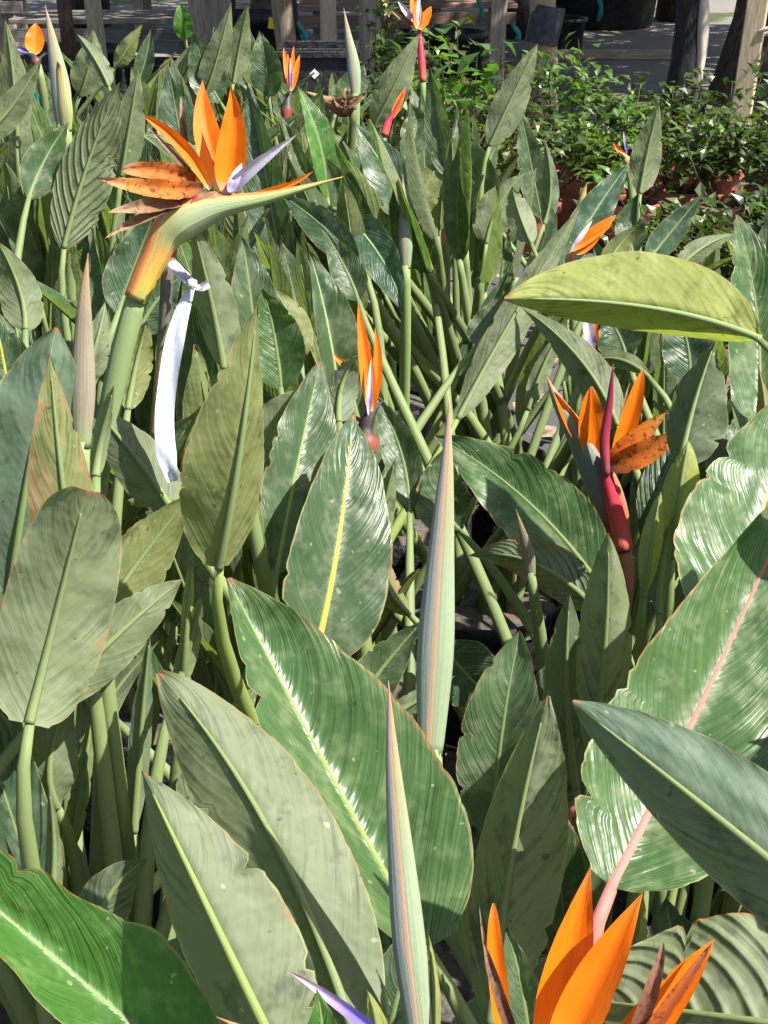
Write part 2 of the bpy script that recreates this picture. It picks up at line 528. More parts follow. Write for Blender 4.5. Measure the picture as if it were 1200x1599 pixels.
def blade(name, pts, N0, width, fr=12, fl=12, sa=0.55, sb=0.75, nw=8, cup=0.0, wav=0.0, wavf=3.0, rag=0.0, twist=0.0, seed=0, plait=0.0, curl=0.0):
    """A leaf blade along pts. N0: upper side direction (approx). fr / fl: fold of the +B and -B halves in degrees toward the upper side."""
    n = len(pts)
    T = tangents(pts)
    tm = sa / (sa + sb)
    pk = (tm ** sa) * ((1 - tm) ** sb)
    V, F, UV = [], [], []
    rs = random.Random(seed)
    ph1, ph2 = rs.uniform(0, 6.28), rs.uniform(0, 6.28)
    notches = [(rs.uniform(.12, .85), rs.choice((-1, 1)), rs.uniform(.06, .28)) for _ in range(int(rag * 110))]
    for i in range(n):
        t = i / (n - 1)
        te = min(max(t, 0.012), 0.994)
        wd = width * 0.5 * (te ** sa) * ((1 - te) ** sb) / pk
        N = (N0 - T[i] * N0.dot(T[i])).normalized()
        if twist:
            N = Quaternion(T[i], radians(twist) * (t - 0.4)) @ N
        B = T[i].cross(N)
        for j in range(-nw // 2, nw // 2 + 1):
            u = j / (nw / 2)
            a = abs(u)
            ws = wd
            if rag:
                rn = mnoise.noise(Vector((t * 17 + seed, u * 3, seed * 1.7))) + 0.6 * mnoise.noise(Vector((t * 44 + seed, u * 3 + 9, seed)))
                ws = wd * (1 + rag * rn * a * a * (1.6 if rn < 0 else 0.6))
                for nt_, ns_, nd_ in notches:
                    if ns_ * u > 0:
                        ws *= 1 - nd_ * a * max(0, 1 - abs(t - nt_) / 0.022)
            f = radians(fr if u > 0 else fl)
            fa = f + radians(cup) * a
            off = (B * math.copysign(cos(fa), u if u else 1) + N * sin(fa)) * (a * ws)
            if wav:
                off += N * (wav * width * a * a * sin(wavf * 6.28 * t + (ph1 if u > 0 else ph2)))
            off += N * (width * 0.045 * a ** 0.7 * (mnoise.noise(Vector((t * 5 + seed * 3.1, u * 1.6, seed))) + 0.5 * mnoise.noise(Vector((t * 13 + seed, u * 2.5, seed * 2.3)))))
            if plait:
                off += N * (plait * width * sin(a * 9.5) * sin(pi * t))
            if curl:
                off += N * (curl * width * a ** 4)
            V.append(pts[i] + off)
            UV.append(((u + 1) * 0.5, t))
    k = nw + 1
    for i in range(n - 1):
        for j in range(nw):
            q = i * k + j
            F.append((q, q + 1, q + k + 1, q + k))
    me = mesh(name, V, F, UV)
    return me


def tube(name, pts, radii, sides=8, flat=1.0, flatdir=None, cap=True, vscale=(0, 1)):
    n = len(pts)
    T = tangents(pts)
    ref = flatdir if flatdir is not None else Vector((0.3, -1, 0.2))
    V, F, UV = [], [], []
    for i in range(n):
        N = (ref - T[i] * ref.dot(T[i]))
        if N.length < 1e-4:
            N = T[i].orthogonal()
        N.normalize()
        B = T[i].cross(N)
        for j in range(sides + 1):
            a = 2 * pi * j / sides
            V.append(pts[i] + (B * cos(a) * radii[i] + N * sin(a) * radii[i] * flat))
            UV.append((j / sides, vscale[0] + (vscale[1] - vscale[0]) * i / (n - 1)))
    k = sides + 1
    for i in range(n - 1):
        for j in range(sides):
            q = i * k + j
            F.append((q, q + 1, q + k + 1, q + k))
    if cap:
        F.append(tuple(range(sides - 1, -1, -1)))
        F.append(tuple((n - 1) * k + j for j in range(sides)))
    return mesh(name, V, F, UV)


def sample(fn, n):
    return [fn(i / (n - 1)) for i in range(n)]


def boxmesh(name, sx, sy, sz, bev=0.004, jit=0.0, seed=0):
    bm = bmesh.new()
    bmesh.ops.create_cube(bm, size=1)
    rs = random.Random(seed)
    for v in bm.verts:
        v.co = Vector((v.co.x * sx + rs.uniform(-jit, jit), v.co.y * sy + rs.uniform(-jit, jit), v.co.z * sz + sz / 2))
    if bev:
        bmesh.ops.bevel(bm, geom=list(bm.edges), offset=bev, segments=1, affect='EDGES')
    me = bpy.data.meshes.new(name)
    bm.to_mesh(me)
    bm.free()
    me['local'] = 1
    return me


def lathe(name, prof, seg=20, squash=1.0, wob=0.0, seed=0):
    V, F, UV = [], [], []
    rs = random.Random(seed)
    for i, (r, z) in enumerate(prof):
        for j in range(seg):
            a = 2 * pi * j / seg
            rr = r * (1 + wob * mnoise.noise(Vector((cos(a) * 2 + seed, sin(a) * 2, z * 9))))
            V.append((rr * cos(a), rr * sin(a) * squash, z))
    for i in range(len(prof) - 1):
        for j in range(seg):
            q, r_ = i * seg + j, i * seg + (j + 1) % seg
            F.append((q, r_, r_ + seg, q + seg))
    me = mesh(name, V, F)
    me['local'] = 1
    return me


# ------------------------------------------------------------------ ground
gv, gf = [], []
xs = [-400, -60, -20] + [-8 + i * 0.5 for i in range(33)] + [20, 60, 400]
ys = [-60, -10, -3] + [0 + i * 0.5 for i in range(41)] + [40, 120, 600]
for y in ys:
    for x in xs:
        near = abs(x) < 8.1 and 0 <= y <= 20
        gv.append((x, y, 0.02 * mnoise.noise(Vector((x * 0.9, y * 0.9, 0))) if near else 0))
kx = len(xs)
for i in range(len(ys) - 1):
    for j in range(kx - 1):
        q = i * kx + j
        gf.append((q, q + 1, q + kx + 1, q + kx))
g = link('ground', mesh('ground', gv, gf), M_GROUND)
tag(g, 'grey woven ground cover with sandy path and grass patches behind', 'ground', kind='structure')

# ------------------------------------------------------------------ plants: grid of grow bags
POTZ = 0.24
plants = []      # dict(pos, root, n, labelbits)


def bed_ok(x, y):
    if y < 0.95 or y > 4.75:
        return False
    if abs(x) > 0.34 * y + 0.42:
        return False
    edge = 4.75 if x < 0.10 else max(3.35, 4.75 - (x - 0.10) * 5.0)
    return y <= edge


rp = random.Random(21)
SP = 0.40
row = 0
y = 1.05
while y < 4.8:
    x = -2.2 + (SP / 2 if row % 2 else 0)
    while x < 2.2:
        px_, py_ = x + rp.uniform(-.05, .05), y + rp.uniform(-.05, .05)
        if bed_ok(px_, py_):
            plants.append({'pos': Vector((px_, py_, POTZ)), 'n': 0, 'bits': []})
        x += SP
    y += SP * 0.87
    row += 1


def plant_root(p):
    if 'root' not in p:
        r = empty('bird_of_paradise_plant', (p['pos'].x, p['pos'].y, POTZ))
        p['root'] = r
    return p['root']


def nearest_plant(pt, want=None):
    best = min(plants, key=lambda p: (p['pos'].x - pt.x) ** 2 + (p['pos'].y - pt.y) ** 2 + (0.0 if want is None else 0))
    return best


def crown_for(base, tan):
    """where the leaf's plant would stand: step back from the blade base against its lean"""
    h = max(base.z - POTZ, 0.1)
    lean = Vector((tan.x, tan.y, 0))
    tz = max(tan.z, 0.45)
    off = lean * (h / tz) * 0.55
    if off.length > 0.38:
        off *= 0.38 / off.length
    return Vector((base.x - off.x, base.y - off.y, POTZ))


HERO_PTS = []    # (px, py, radius px, depth): fill leaves may not come in front of these

# colour multipliers: dark and blue carry shade, lime carries backlight, on some leaves
CK = {
    'n': (1, 1, 1), 'pale': (1.20, 1.17, 1.20), 'grey': (0.95, 1.0, 1.15), 'blue': (0.78, 0.92, 1.12), 'olive': (1.15, 1.05, 0.72),
    'yel': (1.75, 1.60, 0.85), 'dark': (0.75, 0.82, 0.86), 'bright': (1.05, 1.20, 0.85), 'gold': (1.3, 1.2, 0.7), 'lime': (1.0, 1.5, 0.62),
}
PK = {'n': (1, 1, 1), 'pink': (3.4, 0.80, 1.7), 'peach': (2.9, 1.45, 2.2), 'yellow': (2.1, 1.55, 0.65), 'lime': (1.2, 1.22, 0.85), 'pale': (1.6, 1.55, 1.6), 'dark': (0.7, 0.8, 0.8)}
lengths = []


def petiole_to(base, tan, crown, r0=0.012, r1=0.0065, n=12, name='petiole'):
    h = (base - crown).length
    out = Vector((base.x - crown.x, base.y - crown.y, 0))
    c1 = crown + Vector((out.x * 0.25, out.y * 0.25, h * 0.36))
    c2 = base - tan * min(h * 0.22, 0.13)
    pts = sample(bez3(crown, c1, c2, base + tan * 0.004), n)
    rr = []
    for i in range(n):
        t = i / (n - 1)
        rr.append(r0 * (1.45 - 0.45 * min(t * 4, 1)) * (1 - t ** 3) + r1 * t ** 3)
    return tube(name, pts, rr, 8, 0.82)


def hero(b, m, t_, d, wpx, side='U', dt=-0.06, roll=0, fr=14, fl=14, col='n', bow=0.0, mcol='n', pcol='n', crown=None, wear=0.0, rib=0.0,
         sa=0.58, sb=0.92, wav=0.03, wavf=3, rag=0.03, cup=0, twist=0, pet=True, guard=True, nn=60, curl=0.0, label=None, pr=0.0056, plait=0.0):
    """one leaf of the photograph: blade base, middle and tip as photo pixels, depth d at the base, d+dt at the tip"""
    if d > 1.9:
        wpx *= 0.86
    if sb > 0.4:
        sb = min(sb + 0.2, 1.15)
        sa += 0.06
    hr_ = random.Random(int(b[0] * 7 + t_[1]))
    if max(fr, fl) < 30:
        fr, fl = fr + hr_.uniform(2, 16), fl + hr_.uniform(2, 16)
    if not twist:
        twist = hr_.uniform(-22, 22)
    if not bow:
        bow = hr_.uniform(-0.015, 0.02)
    A = P(b[0], b[1], d)
    Bt = P(t_[0], t_[1], d + dt)
    if m is None:
        Mm = P((b[0] + t_[0]) / 2, (b[1] + t_[1]) / 2, d + dt / 2 + bow)
    else:
        Mm = P(m[0], m[1], d + dt / 2 + bow)
    fn = bez2(A, Mm, Bt)
    pts = sample(fn, nn)
    T = (Bt - A).normalized()
    vw = (CAM - Mm).normalized()
    N = (vw - T * vw.dot(T)).normalized()
    N = Quaternion(T, radians(roll)) @ N
    if side == 'U':
        ffr, ffl = fr, fl
    else:
        N = -N
        ffr, ffl = fl, fr
    W = wpx * (d + dt / 2) / FPX
    L = (Bt - A).length
    lengths.append((round(L, 2), round(W, 3), round(A.z, 2), round(Bt.z, 2), b, t_))
    tan0 = (pts[1] - pts[0]).normalized()
    if crown is None:
        cr = crown_for(A, tan0)
        p = nearest_plant(cr)
    else:
        p = nearest_plant(P(*crown))
    root = plant_root(p)
    p['n'] += 1
    if label:
        p['bits'].append(label)
    me = blade('leaf', pts, N, W, ffr, ffl, sa, sb, 10, cup, wav, wavf, rag, twist, len(lengths), plait=plait, curl=curl)
    o = link('leaf', me, M_LEAF, root, color=CK[col] if isinstance(col, str) else col)
    o['wear'] = float(wear)
    o['rib'] = float(rib)
    # midrib: tapering ridge, mostly on the under side
    k = int(nn * 0.93)
    Ts = tangents(pts)
    mp, mr = [], []
    for i in range(k):
        q = i / (k - 1)
        Ni = (N - Ts[i] * N.dot(Ts[i])).normalized()
        r = pr * 0.60 * (1 - q) ** 0.75 + 0.0006
        mp.append(pts[i] - Ni * r * 0.30)
        mr.append(r)
    mo = link('midrib', tube('midrib', mp, mr, 8, 0.8, N), M_PET, o, color=PK[mcol])
    mo.location = (0, 0, 0)
    if pet:
        cpos = Vector((p['pos'].x + random.uniform(-.05, .05), p['pos'].y + random.uniform(-.05, .05), POTZ - 0.02))
        po = link('petiole', petiole_to(pts[0], tan0, cpos, 0.0095, pr * 0.66), M_PET, o, color=PK[pcol])
        po.location = (0, 0, 0)
    if guard:
        for i in range(2, nn, 4):
            x_, y_, dd = to_px(pts[i])
            q = i / (nn - 1)
            r = 0.36 * wpx * sin(pi * min(max(q, .08), .95)) ** 0.6
            HERO_PTS.append((x_, y_, r, dd))
    return o, p


# ------------------------------------------------------------------ the leaves of the photograph, front to back
H = hero
# --- bottom band
H((320, 1700), (90, 1500), (-250, 1215), 0.98, 300, 'U', dt=0.0, fr=86, fl=14, col='lime', roll=50, sa=0.45, rag=0.03, wav=0.01, label='lime')  # lime tint puts the backlit glow into the leaf colour
H((1440, 1540), (1150, 1300), (893, 1096), 0.86, 235, 'L', dt=0.10, fr=18, fl=24, col='blue', roll=-10, sb=0.62, wav=0.0, rag=0, plait=0.045, crown=(1300, 1700, 1.3))  # blue tint puts shadow into this leaf's colour
H((955, 1385), (1085, 1120), (1265, 730), 1.08, 285, 'U', dt=0.16, roll=10, fr=10, fl=14, col='bright', mcol='pink', pcol='pink', crown=(880, 1900, 1.25), sa=0.42, sb=0.62, rag=0.035, wav=0.014, pr=0.0075, label='pink')
H((1420, 1630), (1150, 1590), (905, 1560), 1.02, 330, 'L', dt=0.10, fr=8, fl=8, col='pale', rib=0.8, sb=0.6)
H((668, 1482), (505, 1190), (356, 903), 1.07, 330, 'U', dt=0.10, fr=10, fl=62, roll=2, col='bright', sa=0.38, sb=0.62, rag=0.03, mcol='lime', label='glossy')
H((575, 1690), (432, 1320), (247, 1050), 0.98, 215, 'L', dt=0.08, fr=14, fl=36, col='n', sb=0.55, roll=4, rib=0.0)
H((470, 1720), (335, 1440), (222, 1204), 0.92, 235, 'L', dt=0.04, fr=16, fl=56, col='n', wear=0.35, rib=0.0, sb=0.8, mcol='lime', crown=(440, 1900, 1.2))
H((765, 1600), (800, 1340), (856, 1086), 1.16, 170, 'L', dt=-0.02, fr=12, fl=46, col='pale', sb=0.62, rag=0.03)
H((768, 1310), (785, 1140), (812, 985), 1.34, 135, 'U', dt=-0.02, fr=32, fl=12, col='pale', sb=0.7)
H((925, 1190), (945, 1010), (950, 833), 1.36, 118, 'L', dt=-0.06, fr=12, fl=12, cup=25, col='pale', sb=0.7, wav=0)
H((900, 1230), (886, 1080), (890, 930), 1.42, 88, 'L', dt=-0.04, fr=30, fl=30, col='dark', sb=0.7)  # dark tint carries the shade this leaf stands in
H((1150, 1010), (1178, 840), (1255, 600), 1.28, 270, 'U', dt=0.14, roll=12, fr=10, fl=12, col='bright', mcol='peach', sa=0.45, sb=0.6)
H((1180, 1420), (1210, 1290), (1190, 1120), 1.35, 90, 'L', dt=0.0, col='dark')
H((600, 1660), (620, 1560), (660, 1420), 1.06, 130, 'U', dt=0.0, col='dark', fr=10, fl=10)
H((700, 1720), (800, 1600), (900, 1470), 1.22, 160, 'L', dt=0.05, col='grey', fr=10, fl=10)
H((650, 1720), (676, 1600), (668, 1450), 1.0, 50, 'L', dt=-0.02, col='yel', fr=30, fl=30, cup=30)
H((830, 1660), (815, 1545), (790, 1445), 1.02, 80, 'U', dt=0.0, col='pale', fr=24, fl=24, sb=0.9)
H((960, 1620), (990, 1500), (1000, 1375), 1.22, 62, 'L', dt=0.0, col='yel', fr=30, fl=30, cup=20)
H((1100, 1600), (1060, 1500), (1040, 1400), 1.28, 130, 'U', dt=0.0, col='dark')
H((470, 1700), (500, 1640), (495, 1545), 0.86, 100, 'U', dt=0.0, col='lime', sb=0.9)
H((560, 1720), (590, 1640), (573, 1545), 0.9, 60, 'L', dt=0.0, col='yel', sb=0.9)
H((330, 1520), (270, 1500), (175, 1500), 1.12, 80, 'L', dt=0.08, col='n', rib=0.0, wear=0.3, guard=False)
H((150, 1480), (170, 1400), (232, 1340), 1.2, 90, 'L', dt=0.0, col='dark', wear=0.3, guard=False)
# --- left
H((46, 1130), (88, 960), (135, 766), 1.14, 185, 'L', dt=-0.02, fr=10, fl=10, col='pale', roll=0, sa=0.34, sb=0.36, wear=0.38, rib=0.0, rag=0.015, mcol='n', label='blunt')
H((130, 965), (100, 770), (78, 553), 1.24, 120, 'L', dt=-0.04, fr=35, fl=14, col='olive', wear=0.75, sb=0.85, rag=0.03, label='torn', rib=0.0)
H((15, 930), (48, 720), (88, 511), 1.34, 190, 'L', dt=-0.04, fr=16, fl=12, col='blue', sb=0.6)
H((342, 888), (376, 700), (402, 478), 1.26, 176, 'L', dt=-0.05, fr=62, fl=12, col='olive', sa=0.42, sb=0.75, rag=0.05, wear=0.3, label='scallop', crown=(320, 1330, 1.6), pcol='lime')
H((135, 1000), (215, 880), (305, 765), 1.36, 120, 'L', dt=0.02, fr=10, fl=10, col='olive', rag=0.045, pcol='lime', crown=(215, 1370, 1.5))
H((70, 1110), (175, 1000), (284, 906), 1.20, 92, 'L', dt=0.03, fr=12, fl=12, col='n', sb=0.6)
H((275, 805), (205, 705), (130, 620), 1.45, 95, 'L', dt=0.05, fr=10, fl=14, col='n')
H((120, 1210), (160, 1110), (250, 1000), 1.4, 60, 'L', dt=0.04, col='n', fr=30, fl=30)
H((285, 1080), (292, 980), (300, 862), 1.33, 34, 'L', dt=-0.04, fr=55, fl=55, col='yel', sb=0.5, wav=0)
H((272, 1090), (296, 1010), (313, 932), 1.31, 44, 'L', dt=-0.03, fr=40, fl=40, col='pale', sb=0.7, wav=0)
H((150, 745), (160, 680), (178, 603), 1.26, 40, 'L', dt=-0.02, fr=50, fl=40, col='pale', sb=0.7)
H((210, 1300), (222, 1130), (235, 985), 1.35, 44, 'L', dt=-0.04, fr=40, fl=30, col='grey')
H((90, 1260), (80, 1180), (120, 1060), 1.3, 90, 'L', dt=0.0, col='n', wear=0.3)
H((100, 1350), (125, 1240), (150, 1080), 1.34, 50, 'L', dt=-0.02, fr=50, fl=50, col='bright', wear=0.25)
H((70, 1470), (85, 1350), (75, 1220), 1.22, 46, 'L', dt=-0.02, fr=50, fl=50, col='n')
H((410, 1290), (360, 1180), (410, 1060), 1.42, 90, 'L', dt=0.05, col='n', wear=0.4, rag=0.04)
H((300, 1290), (340, 1200), (405, 1130), 1.3, 100, 'L', dt=0.05, col='n', wear=0.3, rag=0.04)
H((430, 1180), (450, 1060), (380, 960), 1.5, 90, 'L', dt=0.0, col='grey')
# --- centre
H((490, 1036), (528, 850), (552, 648), 1.50, 178, 'U', dt=0.09, roll=20, fr=8, fl=8, col='n', mcol='yellow', sa=0.42, sb=0.60, rag=0.02, wav=0.012, pr=0.0085, label='yellow', pcol='lime')
H((432, 892), (462, 740), (500, 565), 1.60, 125, 'U', dt=0.08, roll=20, fr=8, fl=10, col='n', mcol='lime', sb=0.6)
H((455, 800), (420, 690), (475, 605), 1.68, 100, 'L', dt=0.0, col='pale', fr=12, fl=12)
H((505, 900), (520, 760), (532, 690), 1.6, 90, 'L', dt=0.0, col='dark', guard=False)
H((555, 1105), (600, 1040), (662, 968), 1.7, 76, 'U', dt=0.0, fr=10, fl=10, col='n')
H((590, 1130), (650, 1095), (712, 1055), 1.62, 40, 'L', dt=0.0, fr=20, fl=20, col='pale', wear=0.2)
H((930, 905), (815, 775), (678, 680), 1.85, 140, 'U', dt=0.10, roll=8, fr=10, fl=12, col='bright', sa=0.42, sb=0.75, mcol='n', label='fan')
H((935, 955), (835, 880), (733, 868), 1.72, 85, 'L', dt=0.10, fr=10, fl=35, col='grey', wear=0.9, rib=0.3, curl=-0.05)
H((1192, 720), (1196, 650), (1184, 570), 1.6, 40, 'L', dt=0.0, col='olive', wear=2.2, fr=50, fl=40, rag=0.08, guard=False)
H((175, 1120), (140, 1060), (172, 1010), 1.42, 40, 'L', dt=0.0, col='yel', wear=0.9, fr=40, fl=20, rag=0.06, guard=False)
H((640, 960), (600, 900), (612, 840), 1.9, 50, 'L', dt=0.0, col='olive', wear=0.8, fr=40, fl=20, rag=0.06, guard=False)
H((690, 1005), (735, 1060), (790, 1105), 1.85, 110, 'U', dt=0.03, col='dark', fr=6, fl=6)  # shade on this leaf is set by its dark tint
H((800, 1200), (850, 1110), (880, 1010), 1.62, 110, 'U', dt=0.03, col='dark', fr=20, fl=10)
H((585, 860), (600, 790), (618, 715), 1.75, 45, 'L', dt=-0.03, col='pale', fr=25, fl=25)
H((640, 800), (625, 700), (580, 610), 2.0, 80, 'U', dt=0.05, col='n', fr=20, fl=12, rag=0.05)
H((720, 830), (690, 770), (705, 690), 2.0, 110, 'U', dt=0.0, col='n', wear=0.2)
H((880, 790), (800, 770), (740, 790), 2.15, 60, 'L', dt=0.1, col='dark', fr=20, fl=20)
H((530, 660), (535, 600), (560, 555), 1.72, 60, 'L', dt=0.0, col='grey', sb=0.9, rag=0.06)
# --- right middle
H((1188, 530), (1010, 480), (788, 467), 1.52, 205, 'L', dt=0.06, fr=20, fl=100, col='yel', roll=12, sa=0.75, sb=0.6, bow=0.0, mcol='pale', wav=0.0, rag=0.0, crown=(1260, 950, 1.7), label='arch')
H((965, 665), (905, 560), (812, 478), 2.08, 78, 'L', dt=0.10, fr=14, fl=20, col='n')
H((1062, 730), (1085, 630), (1118, 532), 1.62, 120, 'L', dt=-0.02, fr=40, fl=30, col='dark', mcol='pale', roll=-22)
H((1050, 870), (1062, 770), (1076, 688), 1.50, 80, 'L', dt=-0.02, fr=12, fl=12, cup=30, col='yel', sb=0.6)
H((1005, 930), (1018, 850), (1032, 768), 1.46, 62, 'L', dt=-0.02, fr=12, fl=12, cup=30, col='yel', sb=0.6, wear=0.2)
H((1030, 960), (1035, 880), (1052, 805), 1.48, 36, 'L', dt=-0.02, fr=50, fl=30, col='dark')
H((1075, 600), (1072, 530), (1040, 455), 2.1, 100, 'U', dt=0.0, fr=10, fl=10, col='grey')
H((1172, 720), (1185, 530), (1150, 335), 1.62, 120, 'U', dt=0.05, fr=14, fl=40, col='bright', sb=0.6, mcol='n')
H((1130, 780), (1150, 700), (1190, 640), 1.8, 80, 'U', dt=0.05, col='dark')
H((715, 655), (805, 490), (908, 322), 2.15, 76, 'L', dt=0.05, fr=14, fl=34, col='pale', sa=0.7, sb=0.9, rag=0.03, pcol='lime')
H((745, 540), (770, 505), (800, 450), 2.25, 80, 'L', dt=0.0, col='dark', guard=False)  # dark blade stands in for shadow beside the pale strap leaf
H((1015, 590), (950, 560), (880, 590), 2.1, 36, 'L', dt=0.1, col='pale', fr=30, fl=30)
H((980, 560), (965, 520), (940, 480), 2.2, 90, 'U', dt=0.0, col='n')
H((825, 640), (850, 570), (880, 510), 2.3, 40, 'L', dt=0.0, col='pale', fr=30, fl=30)
# --- back right
H((880, 420), (930, 330), (985, 252), 2.9, 75, 'U', dt=0.05, fr=20, fl=16, col='blue')
H((1000, 302), (1012, 235), (1030, 160), 3.1, 60, 'L', dt=-0.05, fr=8, fl=8, col='pale', sb=0.9)
H((1010, 410), (1050, 360), (1098, 302), 2.9, 55, 'U', dt=0.0, fr=12, fl=12, col='grey')
H((990, 400), (985, 350), (1000, 300), 3.1, 60, 'U', dt=0.0, col='dark')
H((945, 420), (970, 380), (1000, 350), 2.7, 50, 'L', dt=0.0, col='olive', fr=25, fl=25)
H((1060, 420), (1100, 385), (1150, 365), 2.6, 44, 'L', dt=0.05, col='n')
H((1195, 460), (1205, 380), (1215, 290), 2.1, 60, 'L', dt=0.0, col='pale')
H((765, 228), (800, 152), (840, 68), 3.3, 66, 'L', dt=-0.05, fr=10, fl=16, col='pale', sb=0.8, crown=(700, 560, 3.4))
H((845, 340), (830, 260), (812, 165), 3.4, 60, 'U', dt=-0.05, fr=12, fl=30, col='n')
H((850, 350), (860, 290), (850, 215), 3.3, 40, 'L', dt=-0.05, fr=25, fl=25, col='grey')
H((770, 340), (735, 260), (712, 185), 3.5, 85, 'U', dt=-0.05, fr=12, fl=12, col='pale')
H((760, 380), (780, 320), (820, 270), 3.1, 80, 'L', dt=0.0, fr=12, fl=12, col='n')
H((830, 380), (810, 330), (800, 290), 2.9, 55, 'L', dt=0.0, fr=30, fl=20, col='pale')
# --- back centre
H((584, 198), (618, 130), (655, 52), 3.8, 64, 'L', dt=-0.08, fr=14, fl=10, col='pale', sb=0.9)
H((698, 275), (684, 190), (672, 104), 3.3, 55, 'U', dt=-0.08, fr=40, fl=12, col='n', crown=(700, 560, 3.4))
H((648, 348), (605, 270), (550, 188), 2.95, 92, 'U', dt=0.05, fr=12, fl=14, col='grey', mcol='pale')
H((512, 312), (498, 220), (464, 133), 2.8, 66, 'U', dt=-0.02, fr=10, fl=45, col='lime', roll=10)
H((710, 350), (708, 280), (705, 205), 3.1, 50, 'L', dt=-0.06, fr=50, fl=30, col='pale')
H((640, 330), (665, 290), (690, 250), 3.3, 75, 'L', dt=0.0, fr=10, fl=10, col='olive')
H((630, 250), (650, 200), (640, 160), 3.7, 60, 'U', dt=0.0, col='n')
H((560, 410), (500, 350), (440, 305), 2.4, 70, 'U', dt=0.08, fr=10, fl=10, col='dark')
H((535, 330), (600, 410), (628, 490), 2.55, 80, 'U', dt=-0.1, fr=14, fl=14, col='blue', mcol='pale', guard=False)
H((528, 615), (510, 500), (482, 388), 1.95, 110, 'U', dt=-0.02, fr=16, fl=60, col='n', mcol='pale', roll=6, rag=0.02)
H((440, 610), (428, 520), (410, 450), 1.8, 100, 'U', dt=-0.02, fr=12, fl=12, col='bright')
H((402, 570), (392, 470), (378, 368), 1.85, 95, 'U', dt=-0.02, fr=14, fl=40, col='n', rag=0.03)
H((470, 560), (455, 500), (425, 450), 2.0, 70, 'L', dt=0.0, col='olive', rag=0.03)
H((560, 470), (540, 420), (500, 350), 2.2, 70, 'U', dt=0.0, col='n')
H((350, 575), (330, 470), (300, 345), 1.5, 80, 'L', dt=-0.06, fr=14, fl=50, col='pale', sb=0.8, label='tied')
# --- back left
H((100, 388), (138, 255), (188, 128), 2.3, 110, 'L', dt=-0.05, fr=8, fl=30, col='n', rib=0.6, sb=0.8)
H((190, 275), (203, 195), (217, 106), 2.6, 62, 'L', dt=-0.06, fr=8, fl=10, col='n', sb=0.85)
H((-30, 215), (20, 165), (66, 88), 2.2, 60, 'L', dt=-0.02, fr=14, fl=30, col='n')
H((28, 230), (22, 130), (8, 30), 2.4, 60, 'L', dt=-0.06, fr=12, fl=12, col='n')
H((45, 310), (70, 250), (108, 190), 2.3, 80, 'U', dt=0.02, fr=14, fl=14, col='n')
H((40, 515), (30, 450), (-5, 375), 1.9, 72, 'L', dt=-0.02, fr=14, fl=14, col='n')
H((20, 700), (10, 590), (-15, 470), 1.6, 110, 'U', dt=-0.02, fr=12, fl=12, col='n', mcol='yellow')
H((185, 490), (212, 410), (245, 325), 2.0, 100, 'U', dt=-0.02, fr=8, fl=8, col='grey', rib=0.0)
H((215, 520), (245, 470), (285, 430), 1.85, 80, 'U', dt=0.0, col='n', rag=0.05)
H((130, 600), (150, 540), (165, 470), 1.7, 60, 'L', dt=0.0, col='pale', fr=20, fl=20)
H((200, 640), (215, 560), (230, 500), 1.75, 60, 'L', dt=0.0, col='olive', fr=25, fl=15, rag=0.05)
H((250, 300), (300, 250), (205, 205), 2.6, 80, 'L', dt=0.05, col='n', guard=False)
H((345, 60 + 100), (320, 110), (305, 50), 3.9, 70, 'U', dt=-0.05, col='n', fr=8, fl=8)
H((290, 250), (278, 190), (262, 100), 3.3, 85, 'U', dt=-0.05, col='grey', fr=8, fl=8)
H((320, 150), (340, 90), (362, 3), 3.9, 56, 'L', dt=-0.08, col='n', fr=12, fl=12, sb=0.9)
H((365, 130), (375, 70), (388, 5), 3.9, 50, 'L', dt=-0.08, col='n', fr=30, fl=12, sb=0.9)
H((290, 60), (285, 30), (280, 5), 4.1, 40, 'U', dt=-0.05, col='lime')
H((180, 105), (200, 75), (222, 38), 4.0, 40, 'L', dt=-0.03, col='olive', fr=30, fl=30)
H((215, 130), (228, 90), (236, 45), 4.0, 40, 'U', dt=-0.03, col='n', fr=20, fl=20)
H((125, 150), (140, 100), (146, 45), 3.6, 62, 'L', dt=-0.05, col='n', fr=10, fl=10)
H((170, 135), (150, 95), (120, 52), 3.5, 44, 'L', dt=0.0, col='n', fr=30, fl=20)
H((420, 150), (415, 100), (405, 48), 3.7, 66, 'U', dt=-0.05, col='n', fr=20, fl=10, crown=(430, 500, 3.8))
H((530, 165), (552, 130), (570, 100), 3.9, 55, 'U', dt=0, col='n')

# ------------------------------------------------------------------ fill leaves: whole-leaf prototypes shared by the plants
protos = []


